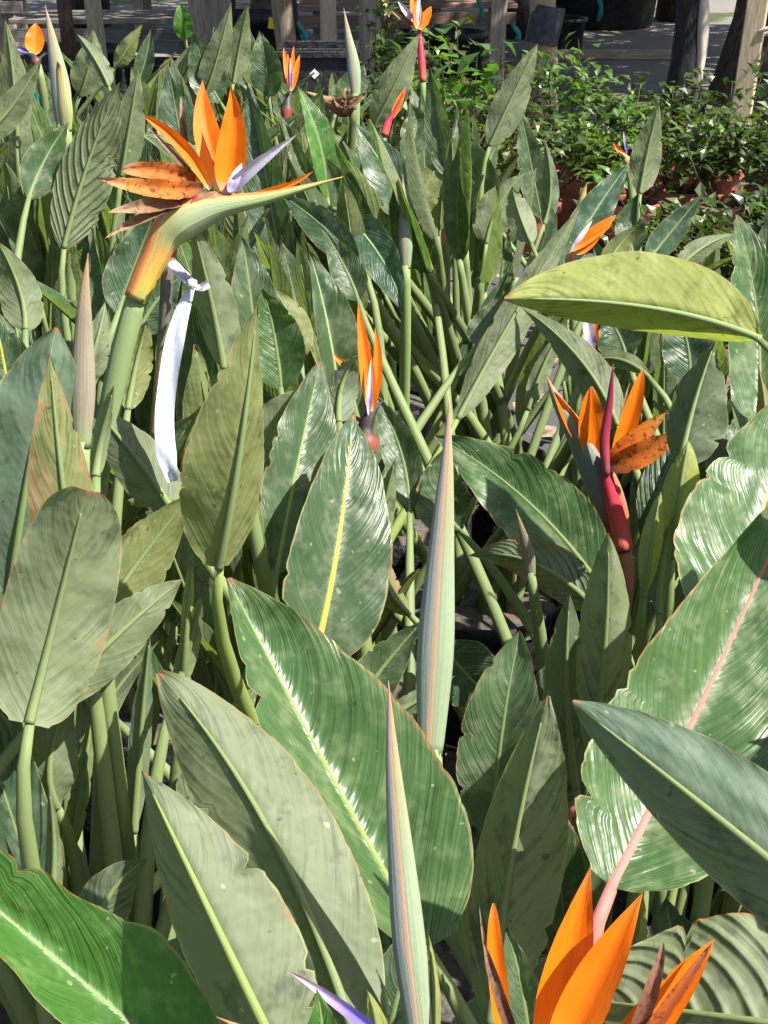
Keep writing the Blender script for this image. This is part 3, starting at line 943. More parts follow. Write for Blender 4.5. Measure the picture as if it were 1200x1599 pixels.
def make_proto(k):
    rs = random.Random(100 + k)
    lean = radians(rs.choice([3, 6, 9, 13, 18, 24, 32]) + rs.uniform(-3, 3))
    ph = rs.uniform(0.32, 0.62)
    L = rs.uniform(0.24, 0.38)
    W = L * rs.uniform(0.20, 0.30)
    base = Vector((sin(lean) * ph, rs.uniform(-.03, .03), cos(lean) * ph))
    arch = rs.choice([-6, 0, 0, 8, 20, 45]) + rs.uniform(-5, 5)
    l2 = lean + radians(arch * 0.5)
    l3 = lean + radians(arch)
    side = rs.uniform(-0.12, 0.12)
    mid = base + Vector((sin(l2), side, cos(l2))).normalized() * L * 0.5
    tip = mid + Vector((sin(l3), side * 1.5, cos(l3))).normalized() * L * 0.5
    pts = sample(bez2(base, mid, tip), 16)
    T = (tip - base).normalized()
    N = Vector((-cos(lean), 0, sin(lean)))          # upper side faces the plant's centre and the sky
    N = Quaternion(T, radians(rs.uniform(-50, 50))) @ N
    fr, fl = rs.choice([(10, 10), (16, 22), (30, 24), (50, 14), (14, 55), (48, 42), (35, 60)])
    me = blade('leaf', pts, N, W, fr, fl, rs.uniform(.45, .65), rs.uniform(.8, 1.15), 6, 0, 0.04, rs.uniform(2, 4), 0.03, rs.uniform(-25, 25), k + 300)
    me['local'] = 1
    me.materials.append(M_LEAF)
    tan0 = (pts[1] - pts[0]).normalized()
    pm = petiole_to(pts[0], tan0, Vector((0, 0, -0.02)), 0.009, 0.0040, 9)
    # midrib continues the petiole into the blade: one mesh
    Ts = tangents(pts)
    mp, mr = [], []
    for i in range(14):
        q = i / 13
        r = 0.0036 * (1 - q) ** 0.8 + 0.0006
        Ni = (N - Ts[i] * N.dot(Ts[i])).normalized()
        mp.append(pts[i] - Ni * r * 0.55)
        mr.append(r)
    mm = tube('midrib', mp, mr, 6, 0.8, N)
    for m_ in (pm, mm):
        m_['local'] = 1
        m_.materials.append(M_PET)
        m_.polygons.foreach_set('use_smooth', [True] * len(m_.polygons))
    me.polygons.foreach_set('use_smooth', [True] * len(me.polygons))
    return me, pm, mm, pts, W


protos = [make_proto(k) for k in range(44)]
SKY = [(-400, 70), (0, 75), (100, 62), (170, 95), (205, 55), (240, 85), (290, 25), (380, 15), (420, 60), (470, 95), (530, 95), (600, 110), (660, 120), (720, 150), (770, 190), (840, 195),
       (870, 290), (960, 300), (1020, 335), (1100, 330), (1200, 350), (1700, 330)]
OPEN = [(150, 1290, 42, 9), (715, 1145, 45, 9), (700, 930, 25, 9), (140, 1130, 30, 9), (745, 870, 25, 9)]


def skyline(px):
    for (x0, y0), (x1, y1) in zip(SKY, SKY[1:]):
        if x0 <= px <= x1:
            return y0 + (y1 - y0) * (px - x0) / (x1 - x0)
    return 70


def fill_clear(M, pts, W):
    for i in range(0, len(pts), 3):
        p = M @ pts[i]
        x, y_, d = to_px(p)
        if d < 0.72:
            return False
        if not (-150 < x < 1350):
            continue
        if y_ < skyline(x) + 5:
            return False
        r2 = 0.35 * W * FPX / d * (0.4 if i in (0, 15) else 1)
        for hx, hy, hr, hd in HERO_PTS:
            if d < hd + 0.03 and (x - hx) ** 2 + (y_ - hy) ** 2 < (hr + r2) ** 2:
                return False
        for hx, hy, hr, hd in OPEN:
            if (x - hx) ** 2 + (y_ - hy) ** 2 < (hr + r2) ** 2:
                return False
    return True


# guards for the flowers (they are built below)
for x, y_, r, d in [(340, 220, 70, 1.5), (250, 280, 70, 1.5), (430, 290, 50, 1.5), (460, 250, 30, 1.5), (280, 360, 40, 1.5), (220, 470, 25, 1.5), (180, 560, 25, 1.5), (275, 560, 30, 1.45), (270, 690, 30, 1.45), (300, 440, 30, 1.45),
                    (940, 680, 75, 1.95), (1020, 680, 40, 1.95), (960, 790, 40, 1.95), (930, 620, 50, 1.95), (920, 1480, 90, .98), (1040, 1530, 60, .98), (780, 1510, 40, .98), (690, 900, 40, 1.25), (695, 720, 25, 1.25), (690, 1080, 40, 1.25),
                    (620, 1300, 30, 1.0), (640, 1500, 35, 1.0), (610, 1130, 20, 1.0), (135, 560, 35, 1.35), (130, 450, 20, 1.35), (572, 540, 35, 2.1), (575, 660, 30, 2.1), (930, 515, 30, 2.5), (925, 365, 40, 3.1),
                    (455, 105, 25, 4.2), (650, 30, 30, 4.2), (655, 95, 20, 4.2), (55, 62, 24, 3.5), (92, 110, 25, 2.4), (632, 400, 14, 2.7), (632, 520, 14, 2.7), (545, 70, 16, 3.9), (615, 170, 25, 3.7),
                    (700, 470, 85, 2.9), (700, 580, 85, 2.9), (640, 500, 40, 2.9), (770, 580, 50, 2.9), (690, 650, 60, 2.9)]:
    HERO_PTS.append((x, y_, r, d))

rf = random.Random(5)
nfill = 0
for p in plants:
    depth = p['pos'].y
    want = 17 if depth > 1.6 else 12
    made = 0
    for tries in range(70):
        if made >= want:
            break
        me, pm, mm, pts, W = protos[rf.randrange(len(protos))]
        rz = rf.uniform(0, 2 * pi)
        s = rf.uniform(0.82, 1.14) * (1.04 if depth > 2.4 else 1.0)
        loc = Vector((p['pos'].x + rf.uniform(-.07, .07), p['pos'].y + rf.uniform(-.07, .07), POTZ))
        M = Matrix.Translation(loc) @ Matrix.Rotation(rz, 4, 'Z') @ Matrix.Scale(s, 4)
        if not fill_clear(M, pts, W * s):
            continue
        root = plant_root(p)
        o = bpy.data.objects.new('leaf', me)
        COL.objects.link(o)
        o.parent = root
        o.location = loc - root.location
        o.rotation_euler = (0, 0, rz)
        o.scale = (s, s, s)
        c = rf.choice([(1, 1, 1), (1.1, 1.08, 1.05), (0.9, 0.98, 1.08), (1.12, 1.05, 0.85), (0.85, 0.92, 0.92), (1.2, 1.2, 0.9)])
        o.color = (*c, 1)
        o['wear'] = rf.choice([0, 0, 0.1, 0.25, 0.4])
        o['rib'] = rf.choice([0, 0, 0, 0.15, 0.5])
        for nm, mesh_ in (('petiole', pm), ('midrib', mm)):
            c_ = bpy.data.objects.new(nm, mesh_)
            COL.objects.link(c_)
            c_.parent = o
            k = rf.uniform(0.85, 1.2)
            c_.color = (k * rf.uniform(.95, 1.1), k, k * .95, 1)
        made += 1
        nfill += 1
    p['n'] += made

# ------------------------------------------------------------------ flowers
def crownpt(p):
    return Vector((p['pos'].x, p['pos'].y, POTZ - 0.02))


def stalk(parent, top, tan, p, r0=0.011, r1=0.009, color=(1, 1, 1), name='stalk', mat=None):
    me = petiole_to(top, tan, crownpt(p), r0, r1, 16)
    o = link(name, me, mat or M_PET, parent, color=color)
    return o


def sepal(parent, b, t_, d, wpx, mat, dt=0.0, m=None, roll=0, fr=28, fl=28, sa=0.5, sb=0.9, name='sepal', cup=0, bow=0.0, col=None, wav=0.02, rag=0.02):
    A = P(b[0], b[1], d)
    B = P(t_[0], t_[1], d + dt)
    Mm = P(*(m if m else ((b[0] + t_[0]) / 2, (b[1] + t_[1]) / 2)), d + dt / 2 + bow)
    pts = sample(bez2(A, Mm, B), 18)
    T = (B - A).normalized()
    vw = (CAM - Mm).normalized()
    N = Quaternion(T, radians(roll)) @ (vw - T * vw.dot(T)).normalized()
    me = blade(name, pts, N, wpx * d / FPX, fr, fl, sa, sb, 6, cup, wav, 2.5, rag, 0, int(b[0] + t_[1]))
    return link(name, me, mat, parent, color=col)


def spathe(parent, pxs, d, wpx, mat, dt=0.0, name='spathe', prof=None, flat=0.62, up=None, n=26, col=None):
    """boat-shaped bract along a list of photo pixels (base to tip)"""
    ctrl = [P(x, y_, d + dt * i / (len(pxs) - 1)) for i, (x, y_) in enumerate(pxs)]
    pts = catmull(ctrl, n)
    rr = []
    for i in range(n):
        t = i / (n - 1)
        k = prof(t) if prof else (0.42 + 0.58 * sin(pi * min(t / 0.36, 1) / 2)) * (1 - max(0, (t - 0.30) / 0.70) ** 1.25)
        rr.append(max(k, 0.015) * wpx * d / FPX * 0.5)
    me = tube(name, pts, rr, 16, 1.0 if flat is None else 1 / flat * flat, up)
    if flat is not None:
        pass
    return link(name, me, mat, parent, color=col), pts


def catmull(c, n):
    c = [2 * c[0] - c[1]] + list(c) + [2 * c[-1] - c[-2]]
    seg = len(c) - 3
    out = []
    for i in range(n):
        x = i / (n - 1) * seg
        k = min(int(x), seg - 1)
        t = x - k
        p0, p1, p2, p3 = c[k:k + 4]
        out.append(0.5 * ((2 * p1) + (p2 - p0) * t + (2 * p0 - 5 * p1 + 4 * p2 - p3) * t * t + (3 * p1 - p0 - 3 * p2 + p3) * t ** 3))
    return out


def flower_node(plant, pt, name='flower'):
    root = plant_root(plant)
    e = empty(name, pt - root.location)
    e.parent = root
    return e


UPZ = Vector((0, -0.25, 1))

# tall flower (top left)
d = 1.46
pl = nearest_plant(P(60, 1010, 1.75))
pl['bits'].append('tallflower')
f = flower_node(pl, P(300, 330, d))
o, pts = spathe(f, [(212, 468), (238, 410), (268, 357), (330, 326), (420, 308), (536, 276)], d, 62, M_SPATHE, dt=-0.03, up=UPZ,
                prof=lambda t: (0.62 + 0.12 * sin(min(t / 0.42, 1) * pi / 2) + 0.30 * exp(-((t - 0.50) / 0.16) ** 2)) * (1 - max(0, (t - 0.45) / 0.55) ** 1.15) + 0.0, n=34)
st = P(212, 468, d)
stalk(f, st + (P(222, 448, d) - st), (P(238, 410, d) - st).normalized(), pl, 0.0115, 0.0112, (1.3, 1.35, 1.5))
sepal(f, (348, 300), (317, 125), d, 54, M_SEPAL, dt=0.01, m=(322, 205), fr=30, fl=38, sb=1.1)
sepal(f, (352, 300), (361, 134), d - 0.01, 58, M_SEPAL, dt=-0.02, m=(365, 215), fr=38, fl=30, sb=1.1)
sepal(f, (328, 296), (226, 181), d - 0.015, 26, M_SEPAL, dt=-0.03, m=(288, 232), fr=35, fl=35, sb=0.6, name='sepal')
sepal(f, (318, 288), (190, 266), d - 0.01, 34, M_SEPAL_OLD, dt=-0.05, m=(252, 267), fr=30, fl=30, sa=0.4, sb=0.5, rag=0.08, wav=0.08)
sepal(f, (318, 294), (148, 277), d - 0.02, 34, M_SEPAL_OLD, dt=-0.08, m=(240, 294), fr=25, fl=30, sa=0.5, sb=0.9, rag=0.08, wav=0.08, col=(1.2, 1.3, 1.5))
sepal(f, (312, 300), (168, 332), d - 0.01, 32, M_DRY, dt=-0.08, m=(240, 318), fr=30, fl=30, sa=0.4, sb=0.8, rag=0.1, wav=0.1)
sepal(f, (306, 306), (165, 372), d - 0.02, 22, M_DRY, dt=-0.06, m=(222, 340), fr=40, fl=40, rag=0.1, wav=0.1)
sepal(f, (316, 290), (226, 192), d + 0.005, 12, M_DRY, dt=0.0, m=(275, 245), fr=40, fl=40, name='dry_filament')
sepal(f, (290, 250), (283, 150), d + 0.03, 16, M_DRY, dt=0.0, fr=40, fl=40, name='dry_filament')
sepal(f, (352, 304), (463, 211), d - 0.02, 24, M_PETAL, dt=-0.03, m=(395, 262), fr=25, fl=35, sa=0.35, sb=0.8, name='petal')
sepal(f, (358, 300), (378, 255), d - 0.03, 20, M_PETAL, dt=0, fr=30, fl=30, name='petal')
sepal(f, (395, 303), (490, 267), d - 0.02, 14, M_SEPAL, dt=-0.01, m=(445, 291), fr=40, fl=40)
sepal(f, (300, 322), (340, 300), d - 0.03, 26, M_SPATHE_P, dt=0, fr=20, fl=20, name='bract_lip', col=(2.2, 1.2, 1))

# flower with purple spathe and mottled sepals (right)
d = 1.92
pl = nearest_plant(P(985, 1250, 2.2))
pl['bits'].append('mottled')
f = flower_node(pl, P(950, 760, d))
spathe(f, [(975, 862), (958, 800), (930, 735), (900, 675), (872, 628), (854, 588)], d, 54, M_SPATHE_P, dt=-0.03, up=Vector((0.9, -0.5, 0.6)), n=28)
stalk(f, P(975, 858, d), (P(960, 800, d) - P(975, 862, d)).normalized(), pl, 0.012, 0.0105, (2.4, 0.75, 1.3))
spathe(f, [(975, 858), (962, 800), (948, 745), (945, 700)], d - 0.03, 30, M_RED, dt=-0.01, name='red_bract', n=18,
       prof=lambda t: 0.9 * (1 - t) ** 0.45 + 0.1)
spathe(f, [(948, 742), (944, 690), (952, 630), (958, 568)], d - 0.045, 17, M_RED, dt=-0.03, name='red_spike', n=20,
       prof=lambda t: (0.55 + 0.45 * sin(pi * min(t / .4, 1) / 2)) * (1 - t ** 2.2) + 0.05, col=(0.62, 0.75, 1.1))
sepal(f, (938, 728), (924, 603), d - 0.02, 50, M_SEPAL, m=(926, 668), fr=18, fl=24, sa=0.55, sb=0.75, dt=-0.03)
sepal(f, (935, 722), (866, 612), d - 0.015, 30, M_SEPAL, m=(900, 672), fr=30, fl=40, sb=0.7, dt=-0.02, col=(0.75, 0.7, 0.8))
sepal(f, (960, 716), (1004, 577), d - 0.02, 34, M_SEPAL, m=(984, 655), fr=30, fl=30, sb=0.65, dt=-0.02)
sepal(f, (952, 728), (1066, 672), d - 0.045, 42, M_SEPAL_OLD, m=(1005, 708), fr=16, fl=22, sb=0.75, dt=-0.04, col=(1.3, 1.2, 1))
sepal(f, (950, 722), (1040, 644), d - 0.035, 36, M_SEPAL_OLD, m=(990, 688), fr=20, fl=26, sb=0.75, dt=-0.03, col=(1.45, 1.45, 1))
sepal(f, (966, 706), (984, 596), d - 0.01, 8, M_DRY, m=(972, 650), name='dry_filament')

# flower at the bottom edge
d = 0.93
pl = nearest_plant(P(905, 1900, 1.25))
pl['bits'].append('lowflower')
f = flower_node(pl, P(870, 1640, d))
spathe(f, [(760, 1760), (800, 1720), (880, 1690), (980, 1680), (1120, 1650)], d, 95, M_SPATHE, dt=-0.02, up=UPZ, n=28)
stalk(f, P(762, 1758, d), (P(800, 1720, d) - P(760, 1760, d)).normalized(), pl, 0.013, 0.012, (1.2, 1.3, 1.2))
sepal(f, (850, 1680), (922, 1354), d, 92, M_SEPAL, m=(885, 1520), fr=28, fl=36, sa=0.75, sb=1.1, dt=0.0)
sepal(f, (856, 1690), (1004, 1394), d - 0.02, 88, M_SEPAL, m=(930, 1540), fr=38, fl=26, sa=0.75, sb=1.1, dt=-0.01)
sepal(f, (800, 1680), (771, 1410), d + 0.01, 34, M_SEPAL, m=(778, 1530), fr=30, fl=30, sb=0.6)
sepal(f, (830, 1690), (757, 1475), d - 0.02, 26, M_DRY, m=(785, 1570), fr=40, fl=40, sb=0.6, name='withered_sepal', col=(.6, .5, .5))
sepal(f, (776, 1550), (749, 1415), d + 0.01, 9, M_DRY, m=(760, 1490), fr=40, fl=40, name='dry_filament')
sepal(f, (930, 1690), (1116, 1466), d - 0.02, 74, M_SEPAL, m=(1030, 1575), fr=30, fl=36, sa=0.7, sb=1.0)
sepal(f, (950, 1700), (1112, 1472), d - 0.035, 26, M_SEPAL_OLD, m=(1030, 1590), fr=22, fl=28, sb=0.75, name='withered_sepal', col=(.7, .55, .6))
sepal(f, (960, 1690), (1037, 1472), d - 0.03, 34, M_DRY, m=(1010, 1570), fr=40, fl=40, sb=0.7, name='withered_sepal', col=(.8, .6, .6))

# flower whose violet petal reaches over the bottom edge
d = 0.86
pl = nearest_plant(P(560, 2000, 1.2))
f = flower_node(pl, P(620, 1640, d))
sepal(f, (640, 1660), (452, 1517), d, 30, M_PETALB, m=(545, 1580), fr=45, fl=45, sa=0.4, sb=0.8, name='petal', dt=0.02)
spathe(f, [(760, 1800), (690, 1740), (600, 1700), (480, 1650), (338, 1588)], d + 0.02, 80, M_SPATHE_P, up=UPZ, col=(1.4, 1.2, 1.2))
stalk(f, P(758, 1799, d + 0.02), (P(690, 1740, d) - P(760, 1800, d)).normalized(), pl, 0.013, 0.012)

# half-open flower over the yellow-ribbed leaf
d = 1.78
pl = nearest_plant(P(570, 1150, 2.1))
pl['bits'].append('halfopen')
f = flower_node(pl, P(572, 660, d))
spathe(f, [(574, 712), (571, 690), (572, 668), (580, 645), (598, 626)], d, 40, M_SPATHE_D, up=Vector((0.7, -.5, .6)), n=18,
       prof=lambda t: (0.55 + 0.45 * sin(pi * min(t / .45, 1))) * (1 - max(0, (t - .6) / .4) ** 1.5))
spathe(f, [(568, 672), (548, 660), (525, 650)], d + 0.01, 30, M_SPATHE_D, up=UPZ, n=14)
stalk(f, P(574, 710, d), (P(571, 690, d) - P(574, 712, d)).normalized(), pl, 0.011, 0.0085, (1.2, 1.1, 1.0))
sepal(f, (582, 642), (560, 474), d - 0.01, 27, M_SEPAL, m=(571, 560), fr=30, fl=30, sa=0.35, sb=0.8)
sepal(f, (580, 640), (586, 512), d + 0.0, 18, M_SEPAL, m=(590, 575), fr=30, fl=30, sb=0.8)
sepal(f, (576, 648), (580, 560), d - 0.02, 12, M_PETAL, fr=40, fl=40, name='petal')
sepal(f, (556, 588), (520, 552), d + 0.0, 16, M_SEPAL_OLD, fr=30, fl=30, col=(1.6, 1.4, 1))

# small flowers farther back


def small_flower(plant_px, bits, d, items, spx=None, spm=None, stalk_top=None, stalk_next=None, scol=(1, 1, 1), sw=22):
    pl = nearest_plant(P(*plant_px))
    pl['bits'].append(bits)
    f = flower_node(pl, P(*stalk_top, d))
    for it in items:
        b, t_, wpx, mat = it[:4]
        sepal(f, b, t_, d + (it[5] if len(it) > 5 else 0), wpx, mat, fr=25, fl=25, sb=0.8, name=it[4] if len(it) > 4 else 'sepal')
    if spx:
        spathe(f, spx, d, sw, spm, up=UPZ, n=16, prof=(lambda t: (0.62 + 0.12 * sin(pi * t)) * (1 - 0.45 * t ** 3 if bits == 'redneck' else 1.15 - t ** 1.4)) if spm is M_RED else None)
    a, b = P(*stalk_top, d), P(*stalk_next, d)
    stalk(f, a, (b - a).normalized(), pl, 0.011, 0.008, scol)
    return f


small_flower((905, 900, 2.7), 'whitepetal', 2.35, [((930, 552), (950, 503), 22, M_SEPAL), ((926, 548), (914, 484), 20, M_PETAL, 'petal', -0.02), ((932, 550), (928, 488), 12, M_SEPAL_OLD, 'sepal', -0.01), ((930, 556), (950, 522), 16, M_DRY, 'sepal', 0.02)],
             [(930, 580), (931, 560), (938, 545), (955, 530)], M_SPATHE_D, (930, 578), (931, 556))
small_flower((870, 800, 3.0), 'sideflower', 2.8, [((895, 393), (962, 336), 24, M_SEPAL), ((898, 396), (940, 362), 22, M_SEPAL, 'sepal', -0.02), ((893, 390), (925, 345), 9, M_PETAL, 'petal', -0.03), ((892, 392), (955, 352), 12, M_SEPAL, 'sepal', -0.03)],
             [(893, 425), (892, 405), (900, 392), (925, 380)], M_SPATHE, (893, 422), (892, 400), (1.2, 1.3, 1.2), 20)
small_flower((455, 480, 4.2), 'upright', 3.95, [((455, 142), (443, 74), 12, M_SEPAL), ((455, 142), (468, 86), 12, M_SEPAL, 'sepal', -0.02), ((455, 140), (459, 72), 9, M_SEPAL, 'sepal', 0.01), ((454, 140), (450, 84), 9, M_SEPAL, 'sepal', -0.03), ((455, 138), (454, 90), 5, M_PETALB, 'petal', -0.035)],
             [(446, 190), (448, 172), (450, 155), (457, 138)], M_SPATHE_D, (446, 188), (448, 170), (1.6, 1.1, 1.1), 20)
small_flower((670, 420, 4.2), 'redneck', 3.85, [((655, 45), (644, -12), 20, M_SEPAL), ((655, 46), (674, 10), 18, M_SEPAL, 'sepal', -0.02), ((653, 45), (652, 0), 18, M_SEPAL, 'sepal', -0.03), ((648, 34), (622, 2), 12, M_PETAL, 'petal', -0.01), ((650, 44), (610, 15), 10, M_DRY, 'sepal', 0.02), ((654, 40), (655, -8), 8, M_PETAL, 'petal', -0.05)],
             [(661, 128), (659, 100), (657, 75), (655, 46)], M_RED, (661, 126), (659, 90), (1.0, 1.1, 1.1), 17)
small_flower((45, 420, 3.6), 'single', 3.1, [((52, 86), (57, 36), 32, M_SEPAL), ((46, 82), (20, 72), 9, M_PETALB, 'petal', -0.01)],
             [(60, 105), (56, 96), (48, 86), (22, 78)], M_SPATHE_D, (60, 104), (57, 94), (1, 1, 1), 16)
small_flower((620, 430, 3.9), 'pinkneck', 3.45, [((612, 185), (634, 136), 12, M_SEPAL)], [(600, 212), (605, 195), (612, 180), (634, 138)], M_RED, (600, 211), (606, 194), (1, 1, 1), 18)
small_flower((960, 470, 3.5), 'tinyorange', 3.25, [((977, 246), (957, 222), 10, M_SEPAL), ((980, 240), (974, 205), 6, M_PETALB, 'petal')], [(982, 262), (980, 252), (976, 244), (960, 232)], M_SPATHE, (982, 260), (980, 248), (1, 1, 1), 14)

# shrivelled flower head
pl = nearest_plant(P(560, 450, 4.0))
f = flower_node(pl, P(540, 160, 3.6))
spathe(f, [(552, 172), (535, 168), (510, 158), (475, 142)], 3.6, 30, M_DRY, up=UPZ, col=(1.2, 1.2, 1.1))
for i in range(7):
    sepal(f, (540 + random.uniform(-8, 10), 165 + random.uniform(-8, 8)), (545 + random.uniform(-35, 35), 140 + random.uniform(-12, 30)), 3.58, 12, M_DRY, m=None, fr=40, fl=40, name='withered_sepal', wav=0.1, rag=0.1)
stalk(f, P(552, 172, 3.6), Vector((0, 0, 1)), pl, 0.011, 0.009, (0.8, 0.7, 0.6))

# buds
def bud(plant_px, pxs, d, wpx, mat, dt=-0.05, name='flower_bud', prof=None, scol=(1.2, 1.25, 1.3), up=None, col=None):
    pl = nearest_plant(P(*plant_px))
    root = plant_root(pl)
    ctrl = [P(x, y_, d + dt * i / (len(pxs) - 1)) for i, (x, y_) in enumerate(pxs)]
    pts = catmull(ctrl, 30)
    prof = prof or (lambda t: (0.62 + 0.38 * sin(pi * min(t / .38, 1) / 2)) * (1 - max(0, (t - .22) / .78) ** 1.15))
    rr = [max(prof(i / 29), 0.02) * wpx * d / FPX * 0.5 for i in range(30)]
    o = link(name, tube(name, pts, rr, 16, 0.6, up), mat, root, color=col)
    tan = (pts[1] - pts[0]).normalized()
    s_ = link('stalk', petiole_to(pts[0] + tan * 0.003, tan, crownpt(pl), 0.012, rr[0] * 0.97, 14), M_PET, o, color=scol)
    s_.location = (0, 0, 0)
    return pl


VB = Vector((0, -1, 0.3))
bud((655, 1600, 1.45), [(672, 1180), (680, 1020), (688, 880), (697, 740), (702, 622)], 1.22, 62, M_BUD, dt=-0.05, up=VB)['bits'].append('tallbud')
bud((680, 1900, 1.15), [(662, 1660), (640, 1480), (625, 1320), (613, 1180), (607, 1063)], 0.98, 56, M_BUD, dt=-0.04, up=VB)['bits'].append('nearbud')
bud((120, 1050, 1.7), [(128, 700), (130, 610), (131, 520), (133, 450), (138, 395)], 1.33, 42, M_BUD_B, dt=-0.03, up=VB)['bits'].append('brownbud')
bud((100, 600, 2.6), [(100, 200), (94, 130), (82, 65), (71, 8)], 2.4, 34, M_BUD, dt=-0.05, up=VB)
bud((100, 600, 2.6), [(104, 205), (101, 160), (94, 110), (90, 95)], 2.35, 26, M_BUD, dt=-0.05, up=VB, col=(1.3, 1.2, .8))
bud((560, 480, 4.0), [(556, 150), (552, 100), (544, 55), (537, 12)], 3.75, 22, M_BUD, dt=-0.05, up=VB)
bud((690, 700, 3.1), [(634, 420), (633, 370), (631, 320), (629, 272)], 2.7, 24, M_BUD, dt=-0.05, up=VB, scol=(1.3, 1.4, 1.3))
bud((880, 600, 3.2), [(905, 350), (908, 325), (912, 300), (917, 285)], 2.95, 17, M_BUD, dt=-0.03, up=VB, col=(1.4, 1.2, 0.7))
bud((540, 900, 2.2), [(540, 600), (525, 560), (512, 500), (505, 470)], 2.0, 22, M_BUD, up=VB, col=(1.1, 1.1, .9))
bud((830, 1150, 1.9), [(830, 900), (824, 860), (816, 830), (806, 795)], 1.75, 22, M_BUD_B, up=VB)

# ------------------------------------------------------------------ fan of bare stalks of the middle plant
pl = nearest_plant(P(690, 760, 3.35))
pl['bits'].append('stalks')
for i in range(18):
    a = random.uniform(-0.5, 0.5)
    topx = 690 + a * 330 + random.uniform(-15, 15)
    topy = random.uniform(330, 430) + abs(a) * 120
    dd = random.uniform(2.7, 3.2)
    top = P(topx, topy, dd)
    c0 = crownpt(pl) + Vector((random.uniform(-.1, .1), random.uniform(-.1, .05), 0))
    tan = (top - c0).normalized()
    root = plant_root(pl)
    me = petiole_to(top, tan, c0, 0.0125, 0.007, 12, 'petiole')
    k = random.uniform(0.9, 1.35)
    # each stalk ends in a narrow blade
    b0 = top
    L = random.uniform(0.18, 0.3)
    tip = top + (tan + Vector((random.uniform(-.15, .15), random.uniform(-.1, .1), 0))).normalized() * L
    if to_px(tip)[1] < skyline(to_px(tip)[0]) + 5:
        tip = top + (tip - top) * 0.5
    pts = sample(bez2(b0, (b0 + tip) / 2 + Vector((random.uniform(-.01, .01), 0, 0)), tip), 14)
    N = Vector((random.uniform(-1, 1), random.uniform(-1, .3), 0.3)).normalized()
    bl = blade('leaf', pts, N, random.uniform(0.05, 0.09), 30, 30, .5, .75, 6, 0, 0.02, 3, 0.02, 0, i + 900)
    lo = link('leaf', bl, M_LEAF, root, color=random.choice([CK['n'], CK['pale'], CK['grey']]))
    po = link('petiole', me, M_PET, lo, color=(k, k, k))
    po.location = (0, 0, 0)

# ------------------------------------------------------------------ white tie tape
d = 1.44
rt = empty('tie_tape', P(302, 445, d))


def strip(name, pxs, widths, d, nrm=None, depths=None, seg=26):
    ctrl = [P(x, y_, (depths[i] if depths else d)) for i, (x, y_) in enumerate(pxs)]
    pts = catmull(ctrl, seg)
    T = tangents(pts)
    V, F, UV = [], [], []
    for i, p in enumerate(pts):
        q = i / (seg - 1) * (len(widths) - 1)
        k = min(int(q), len(widths) - 2)
        wd = (widths[k] + (widths[k + 1] - widths[k]) * (q - k)) * d / FPX * 0.5
        N = (CAM - p).normalized()
        B = T[i].cross(N).normalized()
        for j, u in enumerate((-1, -0.5, 0, 0.5, 1)):
            V.append(p + B * u * wd + N * (0.004 * sin(u * 2.2 + i * 0.4) + 0.003 * u * u))
            UV.append(((u + 1) / 2, i / (seg - 1)))
    for i in range(seg - 1):
        for j in range(4):
            q = i * 5 + j
            F.append((q, q + 1, q + 6, q + 5))
    me = mesh(name, V, F, UV)
    return me


link('tape_tail', strip('tape_tail', [(301, 446), (284, 490), (268, 560), (258, 640), (259, 700), (270, 752)], [10, 22, 30, 29, 30, 32, 16], d), M_RIBBON, rt)
link('tape_loop', strip('tape_loop', [(268, 408), (280, 424), (292, 436), (303, 446), (314, 449), (326, 443)], [14, 18, 12, 8, 12, 13], d - 0.008), M_RIBBON, rt)
link('tape_knot', tube('tape_knot', [P(296, 437, d - .01), P(300, 443, d - .014), P(305, 450, d - .01)], [0.003, 0.006, 0.003], 8, 0.8), M_RIBBON, rt)
link('tape_loop', strip('tape_loop', [(268, 408), (274, 418), (286, 424), (300, 436)], [10, 12, 9, 6], d + 0.004), M_RIBBON, rt)
tag(rt, 'white plastic tape knotted round a stalk, its long tail hanging down', 'tape')
# dark withered scape that the tape holds
pl = nearest_plant(P(250, 1010, 1.9))
root = plant_root(pl)
pts = catmull([P(242, 690, 1.52), P(250, 600, 1.5), P(256, 520, 1.48), P(262, 430, 1.46), P(268, 380, 1.46)], 20)
so = link('flower_stalk', tube('flower_stalk', pts, [0.0062] * 14 + [0.0064, 0.0066, 0.007, 0.007, 0.0068, 0.006], 10), ribbon_tube_material('withered_scape',
          [(0, (0.28, 0.24, 0.10)), (0.3, (0.40, 0.24, 0.10)), (0.45, (0.20, 0.20, 0.09)), (0.62, (0.12, 0.115, 0.105)), (0.82, (0.16, 0.13, 0.12)), (0.88, (0.36, 0.03, 0.03)), (1, (0.20, 0.11, 0.12))], None, rough=0.5, transl=0, mott=0.3), root)
s2 = link('stalk', petiole_to(pts[0], (pts[1] - pts[0]).normalized(), crownpt(pl), 0.011, 0.0062, 10), M_PET, so)
s2.location = (0, 0, 0)

